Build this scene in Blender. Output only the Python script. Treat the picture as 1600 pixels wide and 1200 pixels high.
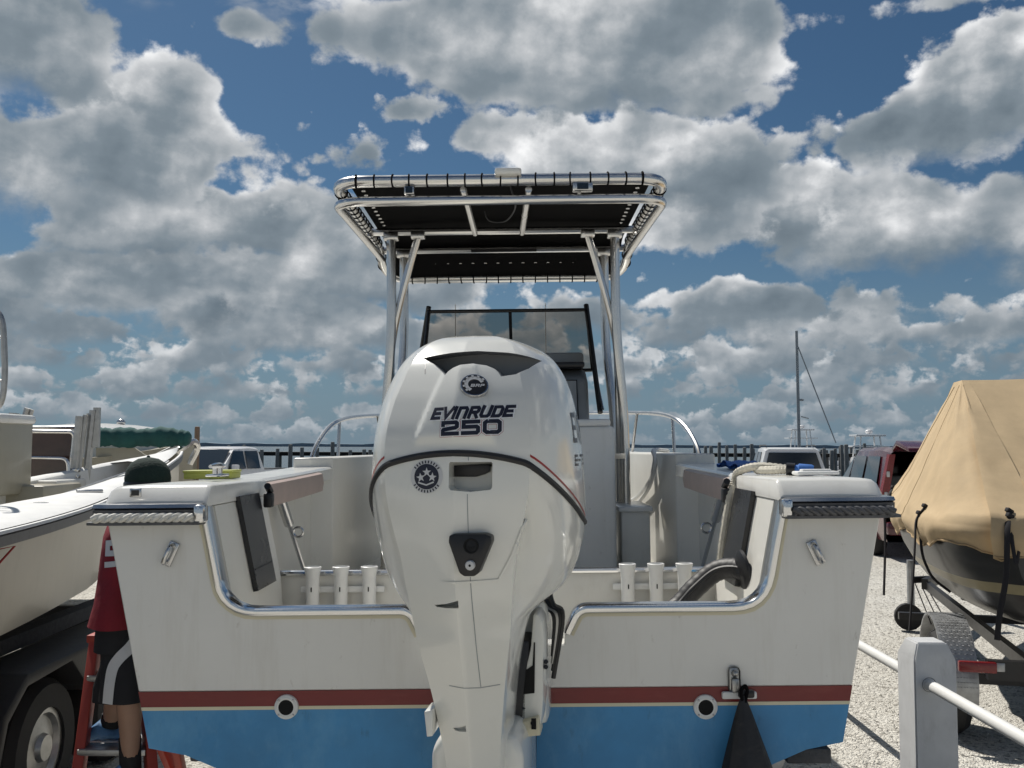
import bpy, bmesh, math, random
from mathutils import Vector, Matrix
from mathutils.bvhtree import BVHTree
from mathutils import noise as mnoise
from math import sin, cos, pi, radians as R

random.seed(11)
C = bpy.context.scene
COL = C.collection
for o in list(bpy.data.objects):
    bpy.data.objects.remove(o)

# ------------------------------------------------------------------ camera
F, CZ = 1500.0, 1.8                      # focal length in photo pixels (1600 wide), eye height
cd = bpy.data.cameras.new("camera"); cam = bpy.data.objects.new("camera", cd); COL.objects.link(cam)
cam.matrix_world = Matrix.Translation((0, 0, CZ)) @ Matrix.Rotation(R(90 + 3.74), 4, 'X') @ Matrix.Rotation(R(.2), 4, 'Z')
cd.sensor_width = 36; cd.lens = F / 1600 * 36; cd.clip_start = .05; cd.clip_end = 30000
C.camera = cam
C.cycles.max_bounces = 7; C.cycles.diffuse_bounces = 3; C.cycles.glossy_bounces = 3; C.cycles.caustics_reflective = False; C.cycles.caustics_refractive = False
CM = cam.matrix_world.copy()

def ray(x, y):
    return (CM.to_3x3() @ Vector(((x - 800) / F, -(y - 600) / F, -1)))
def at(x, y, D):                          # photo measurement -> world point at distance D ahead
    d = ray(x, y); return CM.translation + d * (D / d.y)

# ------------------------------------------------------------------ light
SUN = Vector((-.42, .60, 1)).normalized()
elev = math.asin(SUN.z); azim = math.atan2(SUN.x, SUN.y)
sd = bpy.data.lights.new("sun", 'SUN'); sd.energy = 4.1; sd.angle = R(.53); sd.color = (1, .955, .88)
sun = bpy.data.objects.new("sun", sd); COL.objects.link(sun)
sun.rotation_euler = SUN.to_track_quat('Z', 'Y').to_euler(); sun.location = (-30, 40, 80)
vs = C.view_settings
C.display_settings.display_device = 'sRGB'
vs.view_transform = 'Standard'; vs.look = 'None'; vs.gamma = 1; vs.exposure = 0.12; vs.use_curve_mapping = False

def build_world():
    W = bpy.data.worlds.new("World"); C.world = W; W.use_nodes = True
    nt = W.node_tree; nt.nodes.clear()
    class G:
        def __init__(s, nt): s.nt = nt
        def _in(s, sock, v):
            if hasattr(v, 'is_output'): s.nt.links.new(v, sock)
            else: sock.default_value = v
        def m(s, op, a, b=None, c=None, clamp=False):
            n = s.nt.nodes.new('ShaderNodeMath'); n.operation = op; n.use_clamp = clamp
            s._in(n.inputs[0], a)
            if b is not None: s._in(n.inputs[1], b)
            if c is not None: s._in(n.inputs[2], c)
            return n.outputs[0]
        def vec(s, x, y, z=0.0):
            n = s.nt.nodes.new('ShaderNodeCombineXYZ')
            for k, v in enumerate((x, y, z)): s._in(n.inputs[k], v)
            return n.outputs[0]
        def vm(s, op, a, b, c=None):
            n = s.nt.nodes.new('ShaderNodeVectorMath'); n.operation = op
            for k, v in enumerate((a, b, c)):
                if v is not None: s._in(n.inputs[k], v)
            return n.outputs['Value'] if op == 'DOT_PRODUCT' else n.outputs[0]
        def noise(s, v, sc, det, ro, dist=0.0, col=False):
            n = s.nt.nodes.new('ShaderNodeTexNoise'); n.noise_dimensions = '2D'
            s._in(n.inputs['Vector'], v); n.inputs['Scale'].default_value = sc
            n.inputs['Detail'].default_value = det; n.inputs['Roughness'].default_value = ro
            n.inputs['Distortion'].default_value = dist
            return n.outputs['Color' if col else 'Fac']
        def smooth(s, v, a, b, o0=0.0, o1=1.0):
            n = s.nt.nodes.new('ShaderNodeMapRange'); n.interpolation_type = 'SMOOTHSTEP'
            s._in(n.inputs[0], v); n.inputs[1].default_value = a; n.inputs[2].default_value = b
            n.inputs[3].default_value = o0; n.inputs[4].default_value = o1
            return n.outputs[0]
        def mix(s, f, a, b):
            n = s.nt.nodes.new('ShaderNodeMix'); n.data_type = 'RGBA'
            s._in(n.inputs[0], f)
            for k, v in ((6, a), (7, b)):
                if isinstance(v, tuple): v = v + (1,)
                s._in(n.inputs[k], v)
            return n.outputs[2]
    def angles(x, y):
        d = ray(x, y).normalized(); return math.atan2(d.x, d.y), math.asin(d.z)
    def blobs(g, p, lst):                    # soft cloud masses at given azimuths / elevations
        tot = None
        for (x, y, rx, ry, w) in lst:
            a, e = angles(x, y); sx, sy = F / rx, F / ry
            q = g.vm('MULTIPLY_ADD', p, (sx, sy, 0), (-a * sx, -e * sy, 0))
            ex = g.m('POWER', 2.718, g.m('MULTIPLY', g.vm('DOT_PRODUCT', q, q), -1.0))
            tot = g.m('MULTIPLY', ex, w) if tot is None else g.m('MULTIPLY_ADD', ex, w, tot)
        return tot
    # one bank of cumulus: flat shaded base at elevation b, billowing lit top of height H
    dg = bpy.data.node_groups.new("cloud_bank", 'ShaderNodeTree')
    for nm, ty in (("p", 'Vector'), ("seed", 'Vector'), ("scale", 'Float'), ("base", 'Float'), ("H", 'Float'), ("cover", 'Float'), ("taper", 'Float')):
        dg.interface.new_socket(nm, in_out='INPUT', socket_type='NodeSocket' + ty)
    for nm in ("mask", "light"): dg.interface.new_socket(nm, in_out='OUTPUT', socket_type='NodeSocketFloat')
    gi = dg.nodes.new('NodeGroupInput'); go = dg.nodes.new('NodeGroupOutput'); g = G(dg); I = gi.outputs
    sep = dg.nodes.new('ShaderNodeSeparateXYZ'); dg.links.new(I[0], sep.inputs[0])
    sc = g.vec(I[2], g.m('MULTIPLY', I[2], 1.25)); q = g.vm('MULTIPLY_ADD', I[0], sc, I[1])
    n = g.noise(q, 1.0, 7, .60)
    wob = g.noise(q, 3.2, 1, .5, col=True)
    vo = dg.nodes.new('ShaderNodeTexVoronoi'); vo.voronoi_dimensions = '2D'; vo.feature = 'F1'; vo.inputs['Scale'].default_value = 2.3
    vo.inputs['Detail'].default_value = 2; vo.inputs['Roughness'].default_value = .5
    dg.links.new(g.vm('MULTIPLY_ADD', wob, (.34, .34, 0), q), vo.inputs['Vector'])
    puff = g.m('SUBTRACT', .40, vo.outputs['Distance'])
    nl = g.noise(q, 1.15, 3, .5); nu = g.noise(g.vm('ADD', q, (-.13, .27, 0)), 1.15, 3, .5)
    n3 = g.noise(g.vm('ADD', q, (-.03, .055, 0)), 1.0, 6, .60)
    v = g.m('DIVIDE', g.m('SUBTRACT', sep.outputs[1], I[3]), I[4])
    nc = g.m('SUBTRACT', n, .5)
    d = g.m('MULTIPLY_ADD', nc, 1.7, I[5]); d = g.m('MULTIPLY_ADD', puff, .34, d)
    d = g.m('SUBTRACT', d, g.m('MULTIPLY', g.m('MAXIMUM', v, 0.0), I[6]))
    vb = g.m('MULTIPLY_ADD', nc, .9, v)
    dg.links.new(g.m('MULTIPLY', g.smooth(d, 0, .20), g.smooth(vb, -.22, .10)), go.inputs[0])
    L = g.m('MULTIPLY_ADD', g.m('MINIMUM', g.m('MAXIMUM', vb, -.2), 1.1), .52, .22)
    L = g.m('MULTIPLY_ADD', g.m('SUBTRACT', nl, nu), 1.75, L); L = g.m('MULTIPLY_ADD', g.m('SUBTRACT', n, n3), 1.05, L); L = g.m('MULTIPLY_ADD', puff, .12, L)
    L = g.m('ADD', L, g.smooth(d, 0, .45, .27, 0.0))
    dg.links.new(L, go.inputs[1])
    g = G(nt)
    tc = nt.nodes.new('ShaderNodeTexCoord'); sp = nt.nodes.new('ShaderNodeSeparateXYZ'); nt.links.new(tc.outputs['Generated'], sp.inputs[0])
    az = g.m('ARCTAN2', sp.outputs[0], sp.outputs[1]); el = g.m('ARCSINE', sp.outputs[2]); P = g.vec(az, el)
    Y = lambda y: angles(800, y)[1]
    sky = nt.nodes.new('ShaderNodeTexSky'); sky.sky_type = 'NISHITA'; sky.sun_disc = False
    sky.sun_elevation = elev; sky.sun_rotation = azim; sky.altitude = 0; sky.air_density = 1; sky.dust_density = .6; sky.ozone_density = 2.0
    tint = nt.nodes.new('ShaderNodeMix'); tint.data_type = 'RGBA'; tint.blend_type = 'MULTIPLY'; tint.inputs[0].default_value = 1
    nt.links.new(sky.outputs[0], tint.inputs[6]); tint.inputs[7].default_value = SKYTINT + (1,)
    hz = g.smooth(el, -.02, .26, 1.0, 0.0)
    blue = g.mix(g.m('MULTIPLY', hz, .8), tint.outputs[2], (1.55, 2.25, 3.0))
    full = blue
    def ramp(L, dk, br):
        cr = nt.nodes.new('ShaderNodeValToRGB'); nt.links.new(g.m('MULTIPLY_ADD', L, .76, .24), cr.inputs[0]); E = cr.color_ramp.elements
        E[0].position = 0; E[0].color = tuple(dk * c for c in (1.30, 1.68, 2.02)) + (1,); E[1].position = 1; E[1].color = tuple(br * c for c in (8.8, 8.85, 8.9)) + (1,)
        for t, c in ((.36, (1.95, 2.38, 2.75)), (.55, (3.0, 3.35, 3.65)), (.74, (4.9, 5.1, 5.3))):
            e = E.new(t); k = dk + (br - dk) * t; e.color = tuple(k * x for x in c) + (1,)
        return cr.outputs[0]
    haze = (2.0, 2.55, 3.05)
    def bank(base, H, scale, seed, cover, taper=.5, dk=1.0, br=1.0, hz_=0.0, vec=None, gate=None, lift=0.0):
        nonlocal full
        n = nt.nodes.new('ShaderNodeGroup'); n.node_tree = dg
        nt.links.new(vec or P, n.inputs[0]); n.inputs[1].default_value = seed; n.inputs[2].default_value = scale
        n.inputs[3].default_value = base; n.inputs[4].default_value = H; g._in(n.inputs[5], cover); n.inputs[6].default_value = taper
        L = n.outputs[1] if not lift else g.m('ADD', n.outputs[1], lift)
        c = ramp(L, dk, br)
        if hz_: c = g.mix(hz_, c, haze)
        m_ = n.outputs[0] if gate is None else g.m('MULTIPLY', n.outputs[0], gate)
        full = g.mix(m_, full, c)
    # the rest of the sky overhead and behind: the same broken cumulus, seen from below
    inside = g.m('MULTIPLY', g.smooth(el, .40, .46, 1.0, 0.0), g.smooth(g.m('ABSOLUTE', az), .52, .62, 1.0, 0.0))
    k_ = g.m('DIVIDE', .42, g.m('ADD', g.m('ABSOLUTE', sp.outputs[2]), .22)); over = g.vec(g.m('MULTIPLY', sp.outputs[0], k_), g.m('MULTIPLY', sp.outputs[1], k_))
    bank(-5.0, 10.0, 5.0, (7, 3, 0), .30, .5, vec=over, gate=g.m('MULTIPLY', g.m('SUBTRACT', 1.0, inside), g.smooth(el, .05, .15)))
    # distant rows above the horizon, lowest first
    for i, (y, H, sc_, cov, hz_) in enumerate(((688, 34, 24, .36, .70), (658, 50, 18, .40, .56), (620, 64, 14.5, .42, .42), (578, 80, 12, .40, .30), (535, 95, 10, .34, .20))):
        bank(Y(y), H / F, sc_, (i * 3.7 + .4, i * 1.3, 0), cov, .42, .95, .92, hz_)
    bank(Y(505), 120 / F, 9.0, (2.2, 9.1, 0), g.m('SUBTRACT', blobs(g, P, [(860, 480, 60, 25, .4), (1130, 480, 110, 55, .85), (1500, 505, 120, 50, .75), (1240, 470, 50, 20, .5), (300, 480, 170, 40, .85), (80, 470, 120, 40, .8), (520, 490, 90, 40, .7), (940, 500, 60, 40, .5)]), .06), .34, 1.0, .96, .10)
    bank(Y(482), 130 / F, 7.6, (6.9, 3.3, 0), g.m('SUBTRACT', blobs(g, P, [(420, 435, 250, 50, 1.0), (120, 440, 130, 36, .8), (640, 445, 110, 34, .8)]), .14), .28, 1.0, .97, .05)
    bank(Y(428), 190 / F, 6.6, (5.2, 1.1, 0), g.m('SUBTRACT', blobs(g, P, [(1400, 350, 190, 70, 1.05), (1540, 400, 110, 40, .8), (1270, 300, 50, 80, .6), (1060, 345, 140, 50, .9), (420, 390, 260, 62, 1.1), (300, 340, 130, 50, .8), (560, 330, 120, 50, .6), (120, 395, 110, 26, .5)]), .08), .24)
    bank(Y(345), 240 / F, 6.4, (8.6, 4.4, 0), g.m('SUBTRACT', blobs(g, P, [(120, 255, 170, 85, 1.15), (245, 165, 88, 84, 1.0), (10, 300, 90, 60, .6), (1000, 250, 190, 75, 1.05), (1110, 300, 90, 60, .6), (780, 210, 120, 40, .7)]), .12), .18)
    bank(Y(265), 170 / F, 8.0, (1.6, 7.7, 0), g.m('SUBTRACT', blobs(g, P, [(1510, 150, 110, 75, 1.0), (1420, 215, 90, 34, .85), (640, 172, 60, 28, .7), (560, 235, 70, 40, .6), (1215, 165, 60, 40, .45), (1560, 60, 70, 40, .5)]), .15), .18)
    bank(Y(200), 270 / F, 5.6, (3.3, 2.9, 0), g.m('SUBTRACT', blobs(g, P, [(800, 60, 300, 95, 1.25), (1040, 110, 150, 66, 1.0), (30, 70, 130, 84, 1.2), (385, 40, 60, 28, .85), (1460, 5, 190, 26, .6), (1130, 30, 80, 50, .6)]), .24), .08, 1.0, 1.0, 0.0, lift=-.06)
    b = nt.nodes.new('ShaderNodeBackground'); b.inputs[1].default_value = .10
    nt.links.new(full, b.inputs[0])
    o = nt.nodes.new('ShaderNodeOutputWorld'); nt.links.new(b.outputs[0], o.inputs[0])
    W.cycles.sampling_method = 'NONE'
SKYTINT = (.235, .34, .40)
build_world()

# ------------------------------------------------------------------ materials
def mat(name, col, rough=.5, metal=0.0, var=0.0, vscale=8.0, bump=0.0, bscale=60.0, coat=0.0, spec=.5, trans=0.0, alpha=1.0, emit=None, aniso=None):
    m = bpy.data.materials.new(name); m.use_nodes = True; nt = m.node_tree
    p = nt.nodes['Principled BSDF']
    p.inputs['Base Color'].default_value = tuple(col) + (1,); p.inputs['Roughness'].default_value = rough
    p.inputs['Metallic'].default_value = metal; p.inputs['Coat Weight'].default_value = coat; p.inputs['Coat Roughness'].default_value = .06
    p.inputs['Specular IOR Level'].default_value = spec
    p.inputs['Transmission Weight'].default_value = trans; p.inputs['Alpha'].default_value = alpha
    tc = nt.nodes.new('ShaderNodeTexCoord')
    if var:
        n = nt.nodes.new('ShaderNodeTexNoise'); n.inputs['Scale'].default_value = vscale; n.inputs['Detail'].default_value = 6; n.inputs['Roughness'].default_value = .6
        mp = nt.nodes.new('ShaderNodeMapping')
        if aniso: mp.inputs['Scale'].default_value = aniso
        nt.links.new(tc.outputs['Object'], mp.inputs[0]); nt.links.new(mp.outputs[0], n.inputs['Vector'])
        r = nt.nodes.new('ShaderNodeValToRGB'); nt.links.new(n.outputs['Fac'], r.inputs[0])
        r.color_ramp.elements[0].position = .3; r.color_ramp.elements[1].position = .7
        r.color_ramp.elements[0].color = tuple(max(0, c * (1 - var)) for c in col) + (1,)
        r.color_ramp.elements[1].color = tuple(min(1, c * (1 + var * .5)) for c in col) + (1,)
        nt.links.new(r.outputs[0], p.inputs['Base Color'])
        rr = nt.nodes.new('ShaderNodeMath'); rr.operation = 'MULTIPLY_ADD'
        nt.links.new(n.outputs['Fac'], rr.inputs[0]); rr.inputs[1].default_value = .16; rr.inputs[2].default_value = max(0, rough - .08)
        nt.links.new(rr.outputs[0], p.inputs['Roughness'])
    if bump:
        n = nt.nodes.new('ShaderNodeTexNoise'); n.inputs['Scale'].default_value = bscale; n.inputs['Detail'].default_value = 5
        nt.links.new(tc.outputs['Object'], n.inputs['Vector'])
        b = nt.nodes.new('ShaderNodeBump'); b.inputs['Strength'].default_value = bump; b.inputs['Distance'].default_value = .01
        nt.links.new(n.outputs['Fac'], b.inputs['Height']); nt.links.new(b.outputs[0], p.inputs['Normal'])
    return m
M = {}
M['gel'] = mat('gelcoat_white', (.79, .78, .74), .22, var=.045, vscale=3, coat=.25, bump=.012, bscale=9)
M['gel2'] = mat('gelcoat_liner', (.76, .745, .69), .34, var=.05, vscale=4, coat=.1, bump=.02, bscale=14)
M['cowl'] = mat('cowl_white', (.79, .785, .735), .17, var=.025, vscale=5, coat=.5)
M['cowl2'] = mat('cowl_recess', (.30, .31, .32), .4)
M['red'] = mat('red_stripe', (.20, .018, .018), .35, var=.12, vscale=6)
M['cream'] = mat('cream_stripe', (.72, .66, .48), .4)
M['blue'] = mat('bottom_paint', (.06, .28, .56), .5, var=.2, vscale=3.5, bump=.05, bscale=25)
M['chrome'] = mat('chrome', (.74, .74, .74), .14, 1.0, var=.05, vscale=7)
M['steel'] = mat('stainless', (.57, .57, .57), .24, 1.0, var=.08, vscale=9)
M['alu'] = mat('anodised_tube', (.72, .71, .69), .24, 1.0, var=.03, vscale=6)
M['alu_dull'] = mat('dull_aluminium', (.46, .46, .45), .42, 1.0, var=.2, vscale=18)
M['black'] = mat('black_plastic', (.012, .012, .014), .38, var=.3, vscale=20)
M['rubber'] = mat('rubber', (.018, .018, .02), .55, var=.3, vscale=15, bump=.1, bscale=60)
M['canvas'] = mat('black_canvas', (.006, .006, .0065), .9, var=.2, vscale=12, bump=.15, bscale=180, spec=.08)
M['rope'] = mat('rope_fibre', (.66, .62, .52), .8, var=.2, vscale=60, bump=.4, bscale=300)
M['rope2'] = mat('white_rope', (.72, .70, .64), .7, var=.12, vscale=30)
M['grail'] = mat('rail_grey', (.10, .10, .105), .45, var=.3, vscale=25)
M['smoke'] = mat('smoked_panel', (.013, .013, .015), .28, var=.2, vscale=6, coat=.12)
M['bolster'] = mat('bolster_vinyl', (.46, .36, .32), .5, var=.12, vscale=10, bump=.08, bscale=80)
M['grey'] = mat('console_grey', (.30, .32, .335), .4, var=.1, vscale=8)
M['navy'] = mat('navy_print', (.012, .013, .028), .35)
M['silver'] = mat('silver_print', (.62, .62, .62), .35)
M['pwhite'] = mat('white_print', (.86, .86, .86), .3)
M['redp'] = mat('red_print', (.35, .02, .02), .35)
M['white'] = mat('white_paint', (.80, .80, .78), .45, var=.06, vscale=7, bump=.03, bscale=40)
M['postp'] = mat('post_paint', (.60, .61, .62), .5, var=.08, vscale=9, bump=.04, bscale=30)
M['tan'] = mat('tan_canvas', (.56, .42, .25), .85, var=.10, vscale=7, bump=.25, bscale=9)
M['dhull'] = mat('charcoal_gelcoat', (.030, .031, .032), .34, var=.2, vscale=5, coat=.12)
M['tanstripe'] = mat('tan_stripe', (.34, .29, .17), .35, var=.08, vscale=9)
M['strap'] = mat('black_webbing', (.014, .013, .016), .8, bump=.2, bscale=200)
M['bagc'] = mat('bag_nylon', (.016, .016, .018), .5, var=.4, vscale=10, bump=.5, bscale=26)
M['treadp'] = mat('tread_plate', (.30, .31, .32), .6, var=.2, vscale=20)
M['tailred'] = mat('lamp_red', (.20, .010, .012), .25, coat=.3, var=.15, vscale=30)
M['cream_hull'] = mat('cream_hull', (.40, .37, .29), .34, var=.08, vscale=3, coat=.15)
M['brown_glass'] = mat('brown_acrylic', (.085, .048, .035), .12, var=.35, vscale=4, coat=.4)
M['teal'] = mat('teal_canvas', (.022, .10, .095), .85, var=.25, vscale=7, bump=.35, bscale=22)
M['carwhite'] = mat('white_car_paint', (.78, .78, .78), .25, coat=.6, var=.02)
M['maroon'] = mat('maroon_car_paint', (.075, .010, .017), .25, coat=.6, var=.06)
M['glass'] = mat('dark_glass', (.012, .015, .017), .06, coat=.5, spec=.7)
M['piling'] = mat('piling_timber', (.17, .175, .175), .85, var=.35, vscale=4, bump=.5, bscale=14, aniso=(4, 4, .5))
M['brownpost'] = mat('brown_timber', (.20, .14, .10), .85, var=.3, vscale=6, aniso=(4, 4, .5))
M['skin'] = mat('skin', (.40, .24, .17), .5, var=.08, vscale=18)
M['shirt'] = mat('red_jersey', (.24, .010, .020), .75, var=.25, vscale=9, bump=1.0, bscale=11)
M['shorts'] = mat('black_jersey', (.013, .013, .016), .8, var=.3, vscale=14, bump=.5, bscale=14)
M['cap'] = mat('green_knit', (.012, .030, .024), .9, var=.2, vscale=30, bump=.4, bscale=120)
M['bluefab'] = mat('blue_fabric', (.05, .17, .50), .7, var=.3, vscale=14)
M['shoe'] = mat('blue_trainer', (.11, .27, .52), .6, var=.4, vscale=18)
M['ladder'] = mat('red_fibreglass', (.40, .055, .035), .5, var=.15, vscale=12)
M['lime'] = mat('lime_plastic', (.40, .43, .09), .5, var=.1, vscale=10)
M['bunk'] = mat('bunk_carpet', (.10, .10, .105), .95, var=.3, vscale=40, bump=.4, bscale=200)
M['galv'] = mat('galvanised', (.42, .43, .44), .48, .9, var=.3, vscale=14)
M['tyre'] = mat('tyre_rubber', (.02, .02, .021), .8, var=.3, vscale=12)
M['hole'] = mat('dark_opening', (.006, .006, .006), .9)

def weather(m, scale, sc3, lo, hi, col, amt):   # uneven run marks and scuffs mixed over a paint
    nt = m.node_tree; p = nt.nodes['Principled BSDF']; src = p.inputs['Base Color'].links[0].from_socket
    tc = nt.nodes.new('ShaderNodeTexCoord'); mp = nt.nodes.new('ShaderNodeMapping'); mp.inputs['Scale'].default_value = sc3
    nt.links.new(tc.outputs['Object'], mp.inputs[0])
    n = nt.nodes.new('ShaderNodeTexNoise'); n.inputs['Scale'].default_value = scale; n.inputs['Detail'].default_value = 9; n.inputs['Roughness'].default_value = .68
    nt.links.new(mp.outputs[0], n.inputs['Vector'])
    r = nt.nodes.new('ShaderNodeMapRange'); r.inputs[1].default_value = lo; r.inputs[2].default_value = hi; r.inputs[4].default_value = amt; nt.links.new(n.outputs['Fac'], r.inputs[0])
    mx = nt.nodes.new('ShaderNodeMix'); mx.data_type = 'RGBA'; nt.links.new(r.outputs[0], mx.inputs[0]); nt.links.new(src, mx.inputs[6]); mx.inputs[7].default_value = tuple(col) + (1,)
    nt.links.new(mx.outputs[2], p.inputs['Base Color'])
def tinted(name, col, trans_rough=.02):
    m = bpy.data.materials.new(name); m.use_nodes = True; nt = m.node_tree; nt.nodes.clear()
    o = nt.nodes.new('ShaderNodeOutputMaterial'); mx = nt.nodes.new('ShaderNodeMixShader')
    t = nt.nodes.new('ShaderNodeBsdfTransparent'); t.inputs[0].default_value = tuple(col) + (1,)
    gl = nt.nodes.new('ShaderNodeBsdfGlossy'); gl.inputs['Roughness'].default_value = trans_rough; gl.inputs[0].default_value = (.8, .8, .8, 1)
    fr = nt.nodes.new('ShaderNodeFresnel'); fr.inputs[0].default_value = 1.5
    nt.links.new(fr.outputs[0], mx.inputs[0]); nt.links.new(t.outputs[0], mx.inputs[1]); nt.links.new(gl.outputs[0], mx.inputs[2])
    nt.links.new(mx.outputs[0], o.inputs[0]); return m
M['tint'] = tinted('smoked_acrylic', (.46, .43, .39))

weather(M['gel'], 5, (3.2, 3.2, .35), .52, .80, (.50, .46, .38), .30)
weather(M['gel'], 26, (1, 1, .6), .64, .74, (.36, .31, .25), .45)
weather(M['gel2'], 7, (1.5, 1.5, .6), .55, .8, (.50, .46, .36), .35)
weather(M['blue'], 4, (1, 1, .55), .50, .72, (.20, .45, .66), .5)
weather(M['blue'], 17, (1.6, 1, .5), .60, .72, (.03, .11, .20), .45)
weather(M['red'], 9, (.5, 1, 2), .56, .75, (.30, .07, .06), .35)
weather(M['postp'], 11, (1, 1, .4), .55, .75, (.30, .30, .29), .5)
weather(M['white'], 14, (1, 1, 1), .58, .75, (.52, .49, .43), .4)
weather(M['cowl'], 9, (1, 1, .4), .60, .80, (.52, .51, .46), .25)
weather(M['cream_hull'], 4, (1.5, 1.5, .4), .52, .78, (.26, .23, .17), .4)
weather(M['tan'], 2.2, (1, 1, 1), .50, .75, (.44, .31, .17), .4)
weather(M['piling'], 2, (1, 1, .5), .5, .7, (.30, .30, .29), .6)
def gravel_mat():
    m = bpy.data.materials.new('gravel'); m.use_nodes = True; nt = m.node_tree; p = nt.nodes['Principled BSDF']
    g = nt.nodes.new('ShaderNodeNewGeometry')
    def vor(s):
        v = nt.nodes.new('ShaderNodeTexVoronoi'); v.inputs['Scale'].default_value = s; nt.links.new(g.outputs['Position'], v.inputs['Vector']); return v
    v1, v2 = vor(42), vor(95)
    n = nt.nodes.new('ShaderNodeTexNoise'); n.inputs['Scale'].default_value = .55; n.inputs['Detail'].default_value = 10; n.inputs['Roughness'].default_value = .7; nt.links.new(g.outputs['Position'], n.inputs['Vector'])
    sp = nt.nodes.new('ShaderNodeSeparateColor'); nt.links.new(v1.outputs['Color'], sp.inputs[0])
    r = nt.nodes.new('ShaderNodeValToRGB'); nt.links.new(sp.outputs[0], r.inputs[0])
    r.color_ramp.elements[0].color = (.34, .32, .28, 1); r.color_ramp.elements[0].position = 0
    r.color_ramp.elements[1].color = (.86, .83, .75, 1); r.color_ramp.elements[1].position = 1
    e = r.color_ramp.elements.new(.16); e.color = (.62, .59, .53, 1); e = r.color_ramp.elements.new(.45); e.color = (.76, .735, .67, 1)
    mx = nt.nodes.new('ShaderNodeMix'); mx.data_type = 'RGBA'; mx.blend_type = 'MULTIPLY'; mx.inputs[0].default_value = .55
    r2 = nt.nodes.new('ShaderNodeValToRGB'); nt.links.new(n.outputs['Fac'], r2.inputs[0])
    r2.color_ramp.elements[0].position = .35; r2.color_ramp.elements[0].color = (.66, .64, .60, 1); r2.color_ramp.elements[1].position = .65; r2.color_ramp.elements[1].color = (1, 1, 1, 1)
    nt.links.new(r.outputs[0], mx.inputs[6]); nt.links.new(r2.outputs[0], mx.inputs[7]); nt.links.new(mx.outputs[2], p.inputs['Base Color'])
    p.inputs['Roughness'].default_value = .9
    ad = nt.nodes.new('ShaderNodeMath'); ad.operation = 'ADD'; nt.links.new(v1.outputs['Distance'], ad.inputs[0]); nt.links.new(v2.outputs['Distance'], ad.inputs[1])
    b = nt.nodes.new('ShaderNodeBump'); b.invert = True; b.inputs['Strength'].default_value = .9; b.inputs['Distance'].default_value = .015
    nt.links.new(ad.outputs[0], b.inputs['Height']); nt.links.new(b.outputs[0], p.inputs['Normal'])
    return m
M['gravel'] = gravel_mat()
def water_mat():
    m = bpy.data.materials.new('bay_water'); m.use_nodes = True; nt = m.node_tree; p = nt.nodes['Principled BSDF']
    p.inputs['Base Color'].default_value = (.055, .085, .10, 1); p.inputs['Roughness'].default_value = .22
    g = nt.nodes.new('ShaderNodeNewGeometry'); mp = nt.nodes.new('ShaderNodeMapping'); mp.inputs['Scale'].default_value = (.5, 1.2, 1)
    nt.links.new(g.outputs['Position'], mp.inputs[0])
    n = nt.nodes.new('ShaderNodeTexNoise'); n.inputs['Scale'].default_value = .8; n.inputs['Detail'].default_value = 6; nt.links.new(mp.outputs[0], n.inputs['Vector'])
    b = nt.nodes.new('ShaderNodeBump'); b.inputs['Strength'].default_value = .7; b.inputs['Distance'].default_value = .35
    nt.links.new(n.outputs['Fac'], b.inputs['Height']); nt.links.new(b.outputs[0], p.inputs['Normal'])
    return m
M['water'] = water_mat()

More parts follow.
